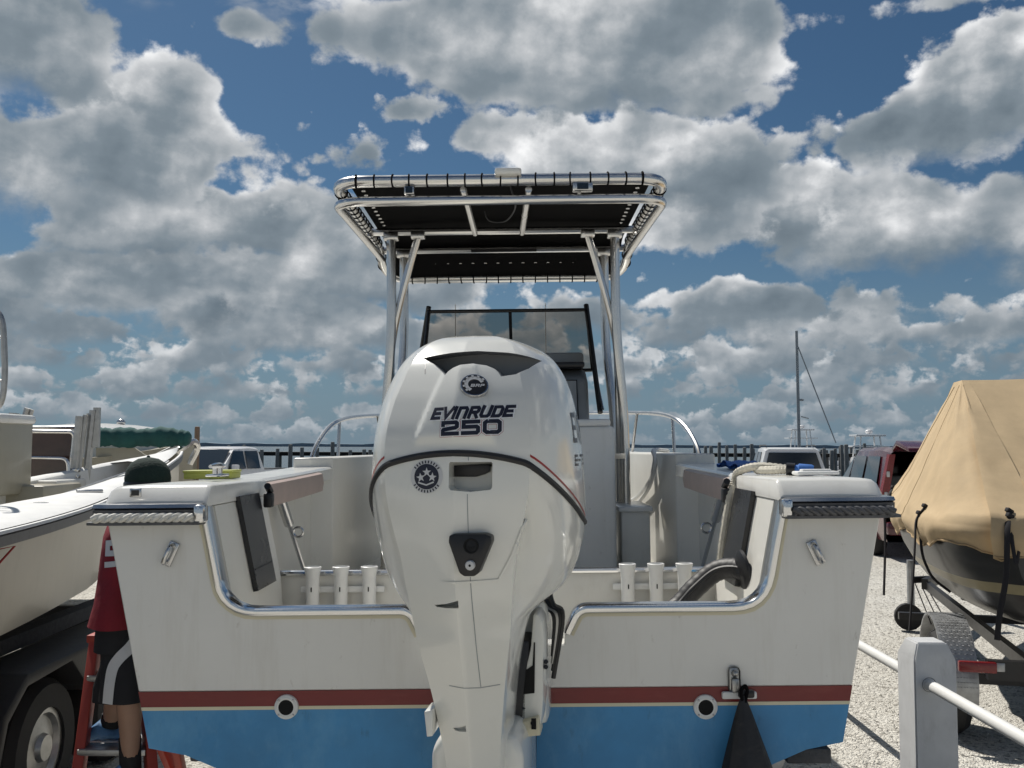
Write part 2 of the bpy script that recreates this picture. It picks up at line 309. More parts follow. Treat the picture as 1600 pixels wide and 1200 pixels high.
# ------------------------------------------------------------------ mesh helpers
class MB:
    def __init__(s): s.bm = bmesh.new()
    def _merge(s, t):
        me = bpy.data.meshes.new("tmp"); t.to_mesh(me); s.bm.from_mesh(me); bpy.data.meshes.remove(me); t.free()
    def box(s, c, d, rot=(0, 0, 0), bev=0.0, seg=2):
        t = bmesh.new(); bmesh.ops.create_cube(t, size=1)
        bmesh.ops.scale(t, vec=d, verts=t.verts)
        if bev: bmesh.ops.bevel(t, geom=t.edges[:], offset=bev, segments=seg, affect='EDGES', profile=.5)
        from mathutils import Euler
        bmesh.ops.transform(t, matrix=Matrix.Translation(c) @ Euler(rot).to_matrix().to_4x4(), verts=t.verts)
        s._merge(t); return s
    def bar(s, a, b, w, h, bev=0.0):            # rectangular bar from a to b
        a, b = Vector(a), Vector(b); d = b - a
        q = d.to_track_quat('Y', 'Z'); t = bmesh.new(); bmesh.ops.create_cube(t, size=1)
        bmesh.ops.scale(t, vec=(w, d.length, h), verts=t.verts)
        if bev: bmesh.ops.bevel(t, geom=t.edges[:], offset=bev, segments=2, affect='EDGES', profile=.5)
        bmesh.ops.transform(t, matrix=Matrix.Translation((a + b) / 2) @ q.to_matrix().to_4x4(), verts=t.verts)
        s._merge(t); return s
    def loft(s, rings, closed=True, caps=True, wrap=False):
        bm = s.bm; V = [[bm.verts.new(p) for p in r] for r in rings]; n = len(rings[0])
        R_ = len(V)
        for i in range(R_ if wrap else R_ - 1):
            a, b = V[i], V[(i + 1) % R_]
            for j in range(n if closed else n - 1):
                k = (j + 1) % n
                try: bm.faces.new((a[j], a[k], b[k], b[j]))
                except ValueError: pass
        if caps and closed and not wrap:
            bm.faces.new(V[0][::-1]); bm.faces.new(V[-1])
        return s
    def tube(s, pts, r, n=8, closed=False, caps=True, flat=1.0):
        pts = [Vector(p) for p in pts]; N = len(pts); rr = r if isinstance(r, (list, tuple)) else [r] * N
        tan = []
        for i in range(N):
            a = pts[(i - 1) % N] if (closed or i > 0) else pts[i]; b = pts[(i + 1) % N] if (closed or i < N - 1) else pts[i]
            tan.append((b - a).normalized())
        up = Vector((0, 0, 1)) if abs(tan[0].z) < .9 else Vector((0, 1, 0))
        nrm = (up - tan[0] * up.dot(tan[0])).normalized(); rings = []
        for i in range(N):
            nrm = (nrm - tan[i] * nrm.dot(tan[i])).normalized(); bi = tan[i].cross(nrm)
            rings.append([pts[i] + (nrm * cos(2 * pi * k / n) * flat + bi * sin(2 * pi * k / n)) * rr[i] for k in range(n)])
        return s.loft(rings, True, caps, wrap=closed)
    def cyl(s, a, b, r, n=16, r2=None): return s.tube([a, b], [r, r if r2 is None else r2], n)
    def prism(s, poly, a, b, plane='xz', bev=0.0, seg=2):
        t = bmesh.new()
        f = {'xz': lambda u, v, w: (u, w, v), 'xy': lambda u, v, w: (u, v, w), 'yz': lambda u, v, w: (w, u, v)}[plane]
        A = [t.verts.new(f(u, v, a)) for u, v in poly]; B = [t.verts.new(f(u, v, b)) for u, v in poly]
        n = len(poly); t.faces.new(A[::-1]); t.faces.new(B)
        for i in range(n): t.faces.new((A[i], A[(i + 1) % n], B[(i + 1) % n], B[i]))
        bmesh.ops.recalc_face_normals(t, faces=t.faces)
        if bev: bmesh.ops.bevel(t, geom=t.edges[:], offset=bev, segments=seg, affect='EDGES', profile=.5, clamp_overlap=True)
        s._merge(t); return s
    def sphere(s, c, r, sc=(1, 1, 1), u=16, v=10):
        t = bmesh.new(); bmesh.ops.create_uvsphere(t, u_segments=u, v_segments=v, radius=r)
        bmesh.ops.scale(t, vec=sc, verts=t.verts); bmesh.ops.translate(t, vec=c, verts=t.verts); s._merge(t); return s
    def torus(s, c, R1, r, axis='Y', n=24, m=8):
        pts = []
        for k in range(n):
            a = 2 * pi * k / n; u, v = R1 * cos(a), R1 * sin(a)
            pts.append(Vector(c) + Vector({'Y': (u, 0, v), 'Z': (u, v, 0), 'X': (0, u, v)}[axis]))
        return s.tube(pts, r, m, closed=True)
    def lathe(s, c, prof, n=20, axis='Z', wrap=False):
        rings = []
        for (r, h) in prof:
            rings.append([Vector(c) + Vector({'Z': (r * cos(2 * pi * k / n), r * sin(2 * pi * k / n), h), 'Y': (r * cos(2 * pi * k / n), h, r * sin(2 * pi * k / n)), 'X': (h, r * cos(2 * pi * k / n), r * sin(2 * pi * k / n))}[axis]) for k in range(n)])
        return s.loft(rings, caps=not wrap, wrap=wrap)
    def xf(s, mtx): bmesh.ops.transform(s.bm, matrix=mtx, verts=s.bm.verts); return s
    def mesh(s, name, ang=35, recalc=True):
        if recalc: bmesh.ops.recalc_face_normals(s.bm, faces=s.bm.faces)
        me = bpy.data.meshes.new(name); s.bm.to_mesh(me); s.bm.free()
        me.polygons.foreach_set('use_smooth', [True] * len(me.polygons))
        me.set_sharp_from_angle(angle=R(ang)); return me
    def build(s, name, m, parent=None, ang=35, recalc=True):
        me = s.mesh(name, ang, recalc); me.materials.append(m if not isinstance(m, str) else M[m])
        return link(name, me, parent)
def link(name, me, parent=None):
    o = bpy.data.objects.new(name, me); COL.objects.link(o)
    if parent: o.parent = parent
    return o
def tag(o, label=None, cat=None, group=None, kind=None):
    if label: o['label'] = label
    if cat: o['category'] = cat
    if group: o['group'] = group
    if kind: o['kind'] = kind
    return o
def thing(name, label, cat, mtx=None, group=None):
    o = bpy.data.objects.new(name, None); COL.objects.link(o); o.empty_display_size = .1
    if mtx is not None: o.matrix_world = mtx
    return tag(o, label, cat, group)
def copy_part(o, parent, mtx=None):
    c = o.copy(); COL.objects.link(c); c.parent = parent
    if mtx is not None: c.matrix_basis = mtx
    return c
def mirror_x(src, name, parent):
    bm = bmesh.new(); bm.from_mesh(src.data)
    for v in bm.verts: v.co.x = -v.co.x
    bmesh.ops.reverse_faces(bm, faces=bm.faces)
    me = bpy.data.meshes.new(name); bm.to_mesh(me); bm.free()
    for m in src.data.materials: me.materials.append(m)
    return link(name, me, parent)
def curve(pts, n=6, closed=False):          # Catmull-Rom through points
    P = [Vector(p) for p in pts]; out = []; N = len(P)
    for i in range(N if closed else N - 1):
        a, b, c, d = (P[(i - 1) % N] if closed or i > 0 else P[i] * 2 - P[i + 1]), P[i], P[(i + 1) % N], (P[(i + 2) % N] if closed or i < N - 2 else P[(i + 1) % N] * 2 - P[i])
        for k in range(n):
            t = k / n
            out.append(.5 * ((2 * b) + (c - a) * t + (2 * a - 5 * b + 4 * c - d) * t * t + (3 * b - a - 3 * c + d) * t ** 3))
    if not closed: out.append(P[-1])
    return out
def interp(tab, x):                          # piecewise smooth table lookup, rows sorted ascending
    if x <= tab[0][0]: return tab[0][1:]
    for i in range(len(tab) - 1):
        a, b = tab[i], tab[i + 1]
        if x <= b[0]:
            t = (x - a[0]) / (b[0] - a[0])
            p = tab[i - 1] if i > 0 else a; q = tab[i + 2] if i + 2 < len(tab) else b
            out = []
            for k in range(1, len(a)):
                h = b[0] - a[0]
                ma = (b[k] - p[k]) / max(b[0] - p[0], 1e-6) * h; mb = (q[k] - a[k]) / max(q[0] - a[0], 1e-6) * h
                t2, t3 = t * t, t ** 3
                out.append((2 * t3 - 3 * t2 + 1) * a[k] + (t3 - 2 * t2 + t) * ma + (-2 * t3 + 3 * t2) * b[k] + (t3 - t2) * mb)
            return out
    return tab[-1][1:]
def fillet(pts, idx_r):                      # 2D/3D polyline with rounded corners {index: radius}
    out = []
    for i, p in enumerate(pts):
        p = Vector(p)
        if i in idx_r and 0 < i < len(pts) - 1:
            r = idx_r[i]; a = (Vector(pts[i - 1]) - p).normalized(); b = (Vector(pts[i + 1]) - p).normalized()
            A, B = p + a * r, p + b * r
            for k in range(7):
                t = k / 6; out.append(A * (1 - t) ** 2 + p * 2 * t * (1 - t) + B * t * t)
        else: out.append(p)
    return out

# ------------------------------------------------------------------ setting
def sheet(name, x0, x1, y0, y1, z, m, nx=1, ny=1):
    bm = bmesh.new()
    V = [[bm.verts.new((x0 + (x1 - x0) * i / nx, y0 + (y1 - y0) * j / ny, z)) for i in range(nx + 1)] for j in range(ny + 1)]
    for j in range(ny):
        for i in range(nx): bm.faces.new((V[j][i], V[j][i + 1], V[j + 1][i + 1], V[j + 1][i]))
    me = bpy.data.meshes.new(name); bm.to_mesh(me); bm.free(); me.materials.append(M[m])
    o = link(name, me); o['kind'] = 'structure'; return o
sheet('water', -9000, 9000, 30, 12000, -1.0, 'water')
MB().box((0, -29, -.75), (240, 140, 1.5)).build('ground', 'gravel')['kind'] = 'structure'
M['seawall'] = mat('seawall_timber', (.20, .18, .15), .9, var=.3, vscale=3)
MB().box((0, 41.15, -.7), (240, .3, 1.8)).build('sea_wall', 'seawall')['kind'] = 'structure'
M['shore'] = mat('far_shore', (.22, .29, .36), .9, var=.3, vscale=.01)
def shore():
    b = MB(); rings = []
    for i in range(160):
        x = -4200 + i * 53; h = 5 + 5 * random.random() + (6 if 40 < i < 120 else 0)
        rings.append([(x, 4200, -1.5), (x, 4200, h - 1), (x, 4260, h), (x, 4300, -1.5)])
    b.loft(rings).build('far_shore', 'shore')['kind'] = 'structure'
shore()
def pebbles():
    rnd = random.Random(5); verts = []; faces = []
    base = [(1, 0, 0), (.3, .95, 0), (-.8, .6, 0), (-.8, -.6, 0), (.3, -.95, 0), (.1, 0, .75)]
    for i in range(15000):
        t = rnd.random() ** 1.7
        y = 4.2 + 11 * t; x = .6 + rnd.random() * (y * .58 - .1)
        if rnd.random() < .12: x = -(1.3 + rnd.random() * y * .45)
        r = .004 + .012 * rnd.random() ** 2.6 + (.016 if rnd.random() < .006 else 0); a = rnd.random() * 6.28; n = len(verts); sx = .7 + .6 * rnd.random()
        for (u, v, w) in base:
            verts.append((x + r * (u * cos(a) * sx - v * sin(a)), y + r * (u * sin(a) * sx + v * cos(a)), w * r * .8 + .001))
        faces += [(n + k, n + (k + 1) % 5, n + 5) for k in range(5)]
    me = bpy.data.meshes.new('loose_gravel'); me.from_pydata(verts, [], faces); me.materials.append(M['gravel'])
    o = link('loose_gravel', me); tag(o, 'loose pale crushed stones scattered over the gravel yard', 'gravel', kind='stuff')
pebbles()

# ------------------------------------------------------------------ the centre-console boat
BM_ = Matrix.Translation((-.03, 2.83, 0)) @ Matrix.Rotation(R(-.3), 4, 'Z') @ Matrix.Rotation(R(-.8), 4, 'Y')
BI = BM_.inverted()
def bl(x, y, Y):                              # photo point -> boat coordinates on the plane at Y
    o = BI @ CM.translation; d = BI.to_3x3() @ ray(x, y); return o + d * ((Y - o.y) / d.y)
boat = thing('fishing_boat', 'white centre-console fishing boat seen from astern with red stripe and blue bottom', 'boat', BM_)
HULL = [  # Y, half beam at sheer, z sheer, chine half, z chine, z keel
    (0.0, 1.115, 1.600, .985, .955, .60), (1.5, 1.17, 1.605, 1.00, .955, .60), (3.0, 1.19, 1.625, .98, .97, .61), (4.5, 1.08, 1.66, .82, 1.03, .66),
    (5.8, .74, 1.70, .47, 1.17, .82), (6.7, .32, 1.735, .14, 1.42, 1.12), (7.1, .03, 1.76, .012, 1.66, 1.55)]
FR = (.163, .178, .243)
def stat(Y): return interp(HULL, Y)
YS = [i * 7.1 / 40 for i in range(41)]
def side_pt(Y, f, s):
    hb, zs, hc, zc, zk = stat(Y); return Vector((s * (hc + (hb - hc) * f), Y, zc + (zs - zc) * f))
def hull_band(name, m, f0, f1):
    for s in (-1, 1):
        rings = [[side_pt(Y, f0, s), side_pt(Y, (f0 + f1) / 2, s), side_pt(Y, f1, s)] for Y in YS]
        o = MB().loft(rings, closed=False).build(name, m, boat)
hull_band('topside', 'gel', FR[2], 1.0); hull_band('red_stripe', 'red', FR[1], FR[2]); hull_band('boot_stripe', 'cream', FR[0], FR[1])
def bottom():
    rings = []
    for Y in YS:
        hb, zs, hc, zc, zk = stat(Y); r = []
        for s in (-1, 1):
            q = [side_pt(Y, FR[0], s), side_pt(Y, 0, s), Vector((s * hc * .88, Y, zc - .012)), Vector((s * hc * .45, Y, zk + (zc - zk) * .42))]
            r += q if s < 0 else [Vector((0, Y, zk))] + q[::-1]
        rings.append(r)
    MB().loft(rings, closed=False).build('hull_bottom', 'blue', boat)
bottom()
def tx(z):                                    # transom half width at height z
    return .985 + (1.115 - .985) * (z - .955) / .645
TOPZ, Z1, Z2, Z3 = 1.635, 1.060, 1.0695, 1.112
cut = [(-.833, TOPZ), (-.822, 1.58), (-.772, 1.338), (-.240, 1.338), (-.200, 1.262), (-.20, 1.235), (.20, 1.235), (.200, 1.262), (.240, 1.338), (.772, 1.338), (.822, 1.58), (.833, TOPZ)]
cutr = fillet([(x, z, 0) for x, z in cut], {2: .09, 3: .03, 4: .02, 7: .02, 8: .03, 9: .09})
cutr = [(p.x, p.y) for p in cutr]
poly = [(-tx(Z3), Z3), (tx(Z3), Z3), (tx(TOPZ), TOPZ)] + cutr[::-1] + [(-tx(TOPZ), TOPZ)]
MB().prism(poly, -.045, .03, 'xz', bev=.004, seg=1).build('transom', 'gel', boat, ang=25)
MB().prism([(-tx(Z2), Z2), (tx(Z2), Z2), (tx(Z3), Z3), (-tx(Z3), Z3)], -.046, .03).build('red_stripe', 'red', boat)
MB().prism([(-tx(Z1), Z1), (tx(Z1), Z1), (tx(Z2), Z2), (-tx(Z2), Z2)], -.047, .03).build('boot_stripe', 'cream', boat)
MB().prism([(-tx(Z1), Z1), (-.985, .955), (-.88, .935), (-.45, .755), (0, .60), (.45, .755), (.88, .935), (.985, .955), (tx(Z1), Z1)], -.0455, .03).build('hull_bottom', 'blue', boat)
# polished trim round the transom cut-out
def trim(pts):
    b = MB(); rings = []; P = [Vector((x, 0, z)) for x, z in pts]
    for i, p in enumerate(P):
        t = (P[min(i + 1, len(P) - 1)] - P[max(i - 1, 0)]).normalized(); nrm = Vector((-t.z, 0, t.x))
        prof = [(-.050, -.016), (-.055, -.012), (-.0575, -.003), (-.055, .005), (-.047, .008), (.0, .008), (.0, .003), (-.040, .003), (-.0465, -.002), (-.0465, -.016)]
        rings.append([p + nrm * (-(-v)) + Vector((0, u, 0)) for u, v in prof])
    b.loft(rings).build('cutout_trim', 'chrome', boat)
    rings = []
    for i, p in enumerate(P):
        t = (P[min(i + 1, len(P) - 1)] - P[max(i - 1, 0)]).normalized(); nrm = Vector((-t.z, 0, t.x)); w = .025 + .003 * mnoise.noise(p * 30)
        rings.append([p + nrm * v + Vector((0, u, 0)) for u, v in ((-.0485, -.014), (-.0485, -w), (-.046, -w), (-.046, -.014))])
    MB().loft(rings).build('bedding_and_reflection', 'cream', boat)  # cream strip: caulk, and the beige reflection along the trim painted as colour
i0 = [i for i, p in enumerate(cutr) if abs(p[0]) < .21 and p[1] < 1.27]
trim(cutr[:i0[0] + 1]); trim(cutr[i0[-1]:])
# quarter tops, rub rails
for s in (-1, 1):
    def capx(z, o): return (1.130 - .030 * (z - 1.637) / .063 * (1 if z > 1.66 else .6) - o) if o >= 0 else 0
    pf = [(-.054, 1.637), (-.0535, 1.648), (-.050, 1.654), (-.014, 1.690), (-.007, 1.695), (.004, 1.6975), (.03, 1.699), (.30, 1.697), (.60, 1.693), (.62, 1.685), (.62, 1.637)]
    rg = []
    for e_, dz in ((.826, .007), (.832, .001), (.840, 0), (1.0, -.001), (1.085, -.002), (1.108, -.005), (1.120, -.014), (1.128, -.030)):
        rg.append([Vector((s * e_, y + (.01 if dz < -.015 and y < -.04 else 0), max(1.637, z + (dz if z > 1.645 else 0) * (1 if e_ > 1 else -1)))) for y, z in pf])
    MB().loft(rg).build('quarter_cap', 'gel', boat, ang=48)
    P = [(s * 1.10, 1.634), (s * .829, 1.634), (s * .818, 1.585), (s * .770, 1.35), (s * .755, 1.12), (s * 1.02, 1.12)]
    MB().prism(P, .031, .60, 'xz').build('quarter_box', 'gel2', boat)
    # hatch panel on the inner face of the quarter box
    a, b_ = Vector((s * .8185, 0, 1.595)), Vector((s * .773, 0, 1.372)); nrm = Vector((-s * (a - b_).z, 0, s * (a - b_).x)).normalized()
    if nrm.x * s > 0: nrm = -nrm
    def quad(y0, y1, t0, t1, h):
        A = [(a + (b_ - a) * t) for t in (t0, t1)]
        bb = MB(); pts = [A[0] + Vector((0, y0, 0)), A[0] + Vector((0, y1, 0)), A[1] + Vector((0, y1, 0)), A[1] + Vector((0, y0, 0))]
        bb.loft([pts, [p + nrm * h for p in pts]]); return bb
    ol = quad(.24, .47, -.24, 1.10, .016).build('storage_hatch', 'smoke', boat)
    quad(.25, .46, .80, .815, .0185).build('hatch_seam', 'black', ol)
    hb = MB(); c0 = a + (b_ - a) * -.1 + nrm * .03
    hb.box(c0 + Vector((0, .52, 0)), (.03, .04, .05), bev=.006); hb.cyl(c0 + Vector((0, .5, .05)), c0 + Vector((0, .54, .03)), .012, 8); hb.build('hatch_latch', 'black', ol)
    # rub rail across the transom and along the side
    for nm, mm, prof in (('rub_rail', 'grail', [(0, -.026), (.052, -.024), (.052, -.016), (.034, -.012), (.036, .018), (0, .018)]), ('rub_rail_cap', 'steel', [(0, .018), (.030, .018), (.038, .024), (.034, .034), (0, .036)]), ):
        path = [Vector((s * .832, -.0475, 1.612)), Vector((s * 1.10, -.0475, 1.612))]
        rings = []
        for p in path: rings.append([p + Vector((0, -u, v)) for u, v in prof])
        rings.append([Vector((s * (1.118 + u * .8), -.0475 - u * .6, 1.612 + v)) for u, v in prof])
        for Y in [.0, .4, .9, 1.5, 2.2, 3, 3.8, 4.6, 5.3, 6, 6.6, 7.0]:
            hb_, zs = stat(Y)[:2]; rings.append([Vector((s * (hb_ + .002 + u), Y, zs + .012 + v)) for u, v in prof])
        MB().loft(rings).build(nm, mm, boat)
    # twisted rope insert in the transom length of the rail
    L0, L1 = s * .85, s * 1.135
    rp = MB()
    for ph in range(3):
        pts = []
        n = 130
        for k in range(n):
            t = k / (n - 1); an = t * 4.2 * 2 * pi + ph * 2 * pi / 3
            pts.append((L0 + (L1 - L0) * t, -.0930 + .0068 * cos(an), 1.6085 + .0068 * sin(an)))
        rp.tube(pts, .0078, 8)
    r_ = rp.build('rope_insert', 'rope2' if s < 0 else 'grail', boat)
    cap = MB().box((s * .835, -.072, 1.618), (.03, .05, .052), bev=.008).build('rail_end_cap', 'chrome', boat)
    # towing eye: slanted plate with a U bolt
    eye = bl(267, 865, -.045) if s < 0 else bl(1274, 863, -.045)
    tilt = R(24) * s
    e = MB().box((0, -.004, 0), (.030, .008, .072), bev=.003); e.tube(curve([(0, -.006, .027), (0, -.03, .024), (0, -.038, 0), (0, -.03, -.024), (0, -.006, -.027)], 5), .0065, 8)
    e.xf(Matrix.Translation(eye) @ Matrix.Rotation(tilt * -1, 4, 'Y')); e.build('towing_eye', 'steel', boat)
    # drain fitting
    dr = bl(448, 1104, -.046) if s < 0 else bl(1102, 1104, -.046)
    d = MB().lathe(dr, [(.020, .004), (.020, -.010), (.026, -.012), (.0335, -.008), (.0345, .0)], 28, 'Y').build('drain_fitting', 'white', boat)
    MB().cyl(dr + Vector((0, -.0095, 0)), dr + Vector((0, -.0105, 0)), .0215, 24).build('drain_hole', 'hole', d)
    for k in range(4):
        an = pi / 4 + k * pi / 2; MB().sphere(dr + Vector((.0285 * cos(an), -.0115, .0285 * sin(an))), .0032, (1, .5, 1), 8, 6).build('screw', 'steel', d)
# small chrome socket on the port quarter cap, cleats
p = bl(212, 770, -.053); MB().box(p, (.034, .006, .026), bev=.002).build('light_socket', 'steel', boat)
MB().box(p + Vector((0, -.004, 0)), (.022, .003, .016)).build('socket_glass', 'smoke', boat)
c = MB(); p = Vector((-.86 - .06, .35, 1.712)); c.box(p + Vector((0, 0, .004)), (.05, .10, .008), bev=.003); c.cyl(p + Vector((0, -.025, 0)), p + Vector((0, -.025, .03)), .009, 8); c.cyl(p + Vector((0, .025, 0)), p + Vector((0, .025, .03)), .009, 8); c.tube([p + Vector((0, -.075, .034)), p + Vector((0, -.03, .034)), p + Vector((0, .03, .034)), p + Vector((0, .075, .034))], [.006, .011, .011, .006], 8); c.build('cleat', 'chrome', boat)
c = MB(); p = Vector((1.0, .18, 1.708)); c.box(p, (.13, .07, .012), bev=.005); c.box(p + Vector((0, 0, .008)), (.09, .035, .008), bev=.003); c.build('deck_plate', 'white', boat)
# gunwales with coaming bolsters
def gun(s):
    rings = []
    for Y in [.62, 1.0, 1.5, 2.0, 2.5, 3, 3.5, 4, 4.5, 5, 5.5, 6, 6.5, 6.95]:
        hb_, zs = stat(Y)[:2]; inner = max(hb_ - .26, 0.01)
        rings.append([Vector((s * hb_, Y, zs + .03)), Vector((s * (hb_ - .018), Y, zs + .077)), Vector((s * (hb_ - .05), Y, zs + .087)), Vector((s * (inner + .01), Y, zs + .087)), Vector((s * inner, Y, zs + .077)), Vector((s * inner, Y, zs + .02)), Vector((s * (inner + .04), Y, zs + .02))])
    MB().loft(rings).build('gunwale', 'gel', boat)
    rings = []
    for Y in [.63, 1.0, 1.4, 1.8, 1.98]:
        hb_, zs = stat(Y)[:2]; x = hb_ - .26
        rings.append([Vector((s * (x - u), Y, zs + v)) for u, v in ((.002, .072), (.022, .065), (.028, .02), (.022, -.02), (.002, -.026))])
    MB().loft(rings).build('coaming_bolster', 'bolster', boat)
    P = [(s * 1.06, .61), (s * 1.00, .61), (s * 1.035, 2.33), (s * 1.09, 2.33)]
    MB().prism(P, 1.0, 1.625, 'xy').build('inner_side', 'gel2', boat)
    P = [(s * 1.13, 2.32), (s * 1.035, 2.32), (s * .93, 2.41), (s * .845, 3.6), (s * .66, 4.7), (s * .32, 5.7), (s * .02, 6.0), (s * .02, 6.7), (s * .25, 6.5), (s * .62, 5.7), (s * .92, 4.7), (s * 1.06, 3.6), (s * 1.1, 2.6)]
    MB().prism(P, 1.0, 1.752, 'xy', bev=.012, seg=3).build('bow_liner', 'gel2', boat)
gun(-1); gun(1)
MB().prism([(-.98, .64), (.98, .64), (.98, .69), (-.98, .69)], 1.05, 1.350, 'xy', bev=.006).build('splashwell_bulkhead', 'gel2', boat)
MB().box((0, .36, 1.10), (1.40, .56, .03)).build('splashwell_floor', 'gel2', boat)
MB().box((0, 2.9, 1.06), (2.0, 4.4, .04)).build('cockpit_floor', 'gel2', boat)
MB().tube([(-.97, .635, 1.356), (.97, .635, 1.356)], .010, 8).build('bulkhead_rail', 'chrome', boat)
# rod holders on the bulkhead
prof = [(.0215, -.20), (.0235, -.195), (.0235, .0), (.025, .02), (.030, .042), (.0305, .048), (.027, .05), (.022, .03), (.0185, -.02), (.0185, -.18)]
rhm = MB().lathe((0, 0, 0), prof, 20).mesh('rod_holder', 40); rhm.materials.append(M['white'])
slot = MB().box((0, -.0235, -.028), (.004, .004, .016), bev=.001).mesh('mark', 30); slot.materials.append(M['hole'])
for sgn in (-1, 1):
    st = MB().box((sgn * .555, .622, 1.300), (.30, .012, .022), bev=.004).build('rod_rack', 'white', boat)
    for k in range(3):
        r_ = link('rod_holder', rhm, boat); r_.location = (sgn * (.455 + .1 * k), .59, 1.335)
        link('drain_slot', slot, r_)
# gaff racks on the inner sides
for s in (-1, 1):
    b = MB(); A = Vector((s * .965, 1.38, 1.59)); B = Vector((s * .925, 1.72, 1.20))
    b.tube([A, A + (B - A) * .32], .022, 12); b.tube([A + (B - A) * .3, B], .010, 8)
    b.torus(A + (B - A) * .42 + Vector((-s * .03, 0, 0)), .022, .006, 'Y', 14, 6)
    b.build('gaff_rack', 'steel', boat)
# console, leaning post
lp = MB().prism([(-.60, 2.36), (.60, 2.36), (.61, 2.62), (-.61, 2.62)], 1.08, 1.905, 'xy', bev=.02, seg=3).build('leaning_post', 'gel', boat)
MB().box((0, 2.49, 1.925), (1.16, .24, .04), bev=.015).build('seat_pad', 'white', lp)
con = MB().prism([(2.84, 1.08), (2.80, 1.95), (2.90, 2.20), (3.06, 2.27), (3.42, 2.27), (3.60, 1.95), (3.66, 1.08)], -.50, .50, 'yz', bev=.03, seg=3).build('console', 'grey', boat)
MB().prism([(2.788, 1.86), (2.775, 1.955), (2.87, 2.19), (2.885, 2.19), (2.80, 1.95), (2.80, 1.86)], .12, .43, 'yz').build('glove_door', 'grey', con)
MB().tube([(.43, 2.786, 1.90), (.43, 2.775, 1.96), (.43, 2.872, 2.19), (.12, 2.872, 2.19)], .005, 6).build('door_seal', 'black', con)
MB().box((0, 2.98, 2.285), (.96, .20, .035), bev=.01).build('dash_brow', 'black', con)
MB().torus((-.18, 2.70, 1.98), .17, .014, 'Y', 28, 8).build('steering_wheel', 'steel', con)
MB().bar((.60, 2.55, 1.74), (.68, 2.75, 1.74), .03, .03).build('leg_bracket', 'steel', con)
# windshield
ws_pts = {'tl': bl(670, 487, 3.05), 'tr': bl(916, 484, 3.05), 'bl': bl(652, 590, 3.30), 'br': bl(925, 578, 3.30), 'sr': bl(938, 645, 2.72)}
W0 = {k: Vector(v) for k, v in ws_pts.items()}
sl = Vector((-(W0['sr'].x) + .06, W0['sr'].y, W0['sr'].z))
ws = MB(); ws.loft([[W0['bl'], W0['br']], [W0['tl'], W0['tr']]], closed=False, caps=False)
wso = ws.build('windshield', 'tint', boat)
MB().loft([[W0['br'], W0['sr']], [W0['tr'], W0['tr'] + Vector((0, -.01, -.02))]], closed=False, caps=False).build('windshield_side', 'tint', wso)
MB().loft([[W0['bl'], sl], [W0['tl'], W0['tl'] + Vector((0, -.01, -.02))]], closed=False, caps=False).build('windshield_side', 'tint', wso)
mid0, mid1 = bl(797, 487, 3.05), bl(800, 585, 3.30)
for a, b_, r_ in ((W0['tl'], W0['tr'], .011), (W0['tl'] + Vector((0, 0, .03)), W0['bl'], .016), (W0['tr'] + Vector((0, 0, .03)), W0['sr'], .016), (W0['tl'], sl, .012), (mid0, mid1, .010), (W0['bl'], W0['br'], .012), (W0['br'], W0['tr'], .008)):
    MB().tube([a, b_], r_, 8).build('windshield_frame', 'black', wso)
MB().tube([W0['tr'] + Vector((.014, -.01, -.2)), W0['sr'] + Vector((.014, -.01, .02))], .008, 8).build('side_trim', 'steel', wso)
MB().box((0, 3.22, 2.33), (.98, .26, .10), bev=.02).build('dash_top', 'grey', con)
# bow rails and a mooring line on the starboard bow deck
for s in (-1, 1):
    pts = curve([(s * 1.165, 2.92, 1.71), (s * 1.16, 3.02, 1.80), (s * 1.13, 3.2, 1.91), (s * 1.09, 3.4, 1.975), (s * 1.05, 3.9, 2.02), (s * .96, 4.8, 2.06), (s * .72, 5.6, 2.09), (s * .4, 6.4, 2.12), (s * .1, 6.9, 2.14)], 6)
    MB().tube(pts, .0145, 8).build('bow_rail', 'steel', boat)
    for (x, y, z, x2, y2) in ((1.085, 3.43, 1.98, 1.09, 3.40), (.99, 4.5, 2.045, .96, 4.6), (.62, 5.85, 2.1, .60, 5.9)):
        MB().tube([(s * x, y, z), (s * x2, y2, stat(y2)[1] + .09)], .011, 8).build('rail_stanchion', 'steel', boat)
for k in (0, 1):
    MB().tube(curve([(.98 + .02 * k, 3.1, 1.765), (.885 - .01 * k, 2.85, 1.770), (.872, 2.8 - .05 * k, 1.70), (.86, 2.95, 1.58 - .03 * k), (.83, 3.4, 1.46 - .04 * k), (.80, 3.8, 1.42)], 8), .011, 8).build('mooring_line', 'white', boat)
st_ = MB().box((.72, 2.75, 1.27), (.16, .5, .34), bev=.01).build('cooler_step', 'gel2', boat)
MB().box((.72, 2.75, 1.45), (.19, .54, .03), bev=.01).build('step_lid', 'gel', st_)

def sst_(a, b, x):
    t = min(1, max(0, (x - a) / (b - a))); return t * t * (3 - 2 * t)
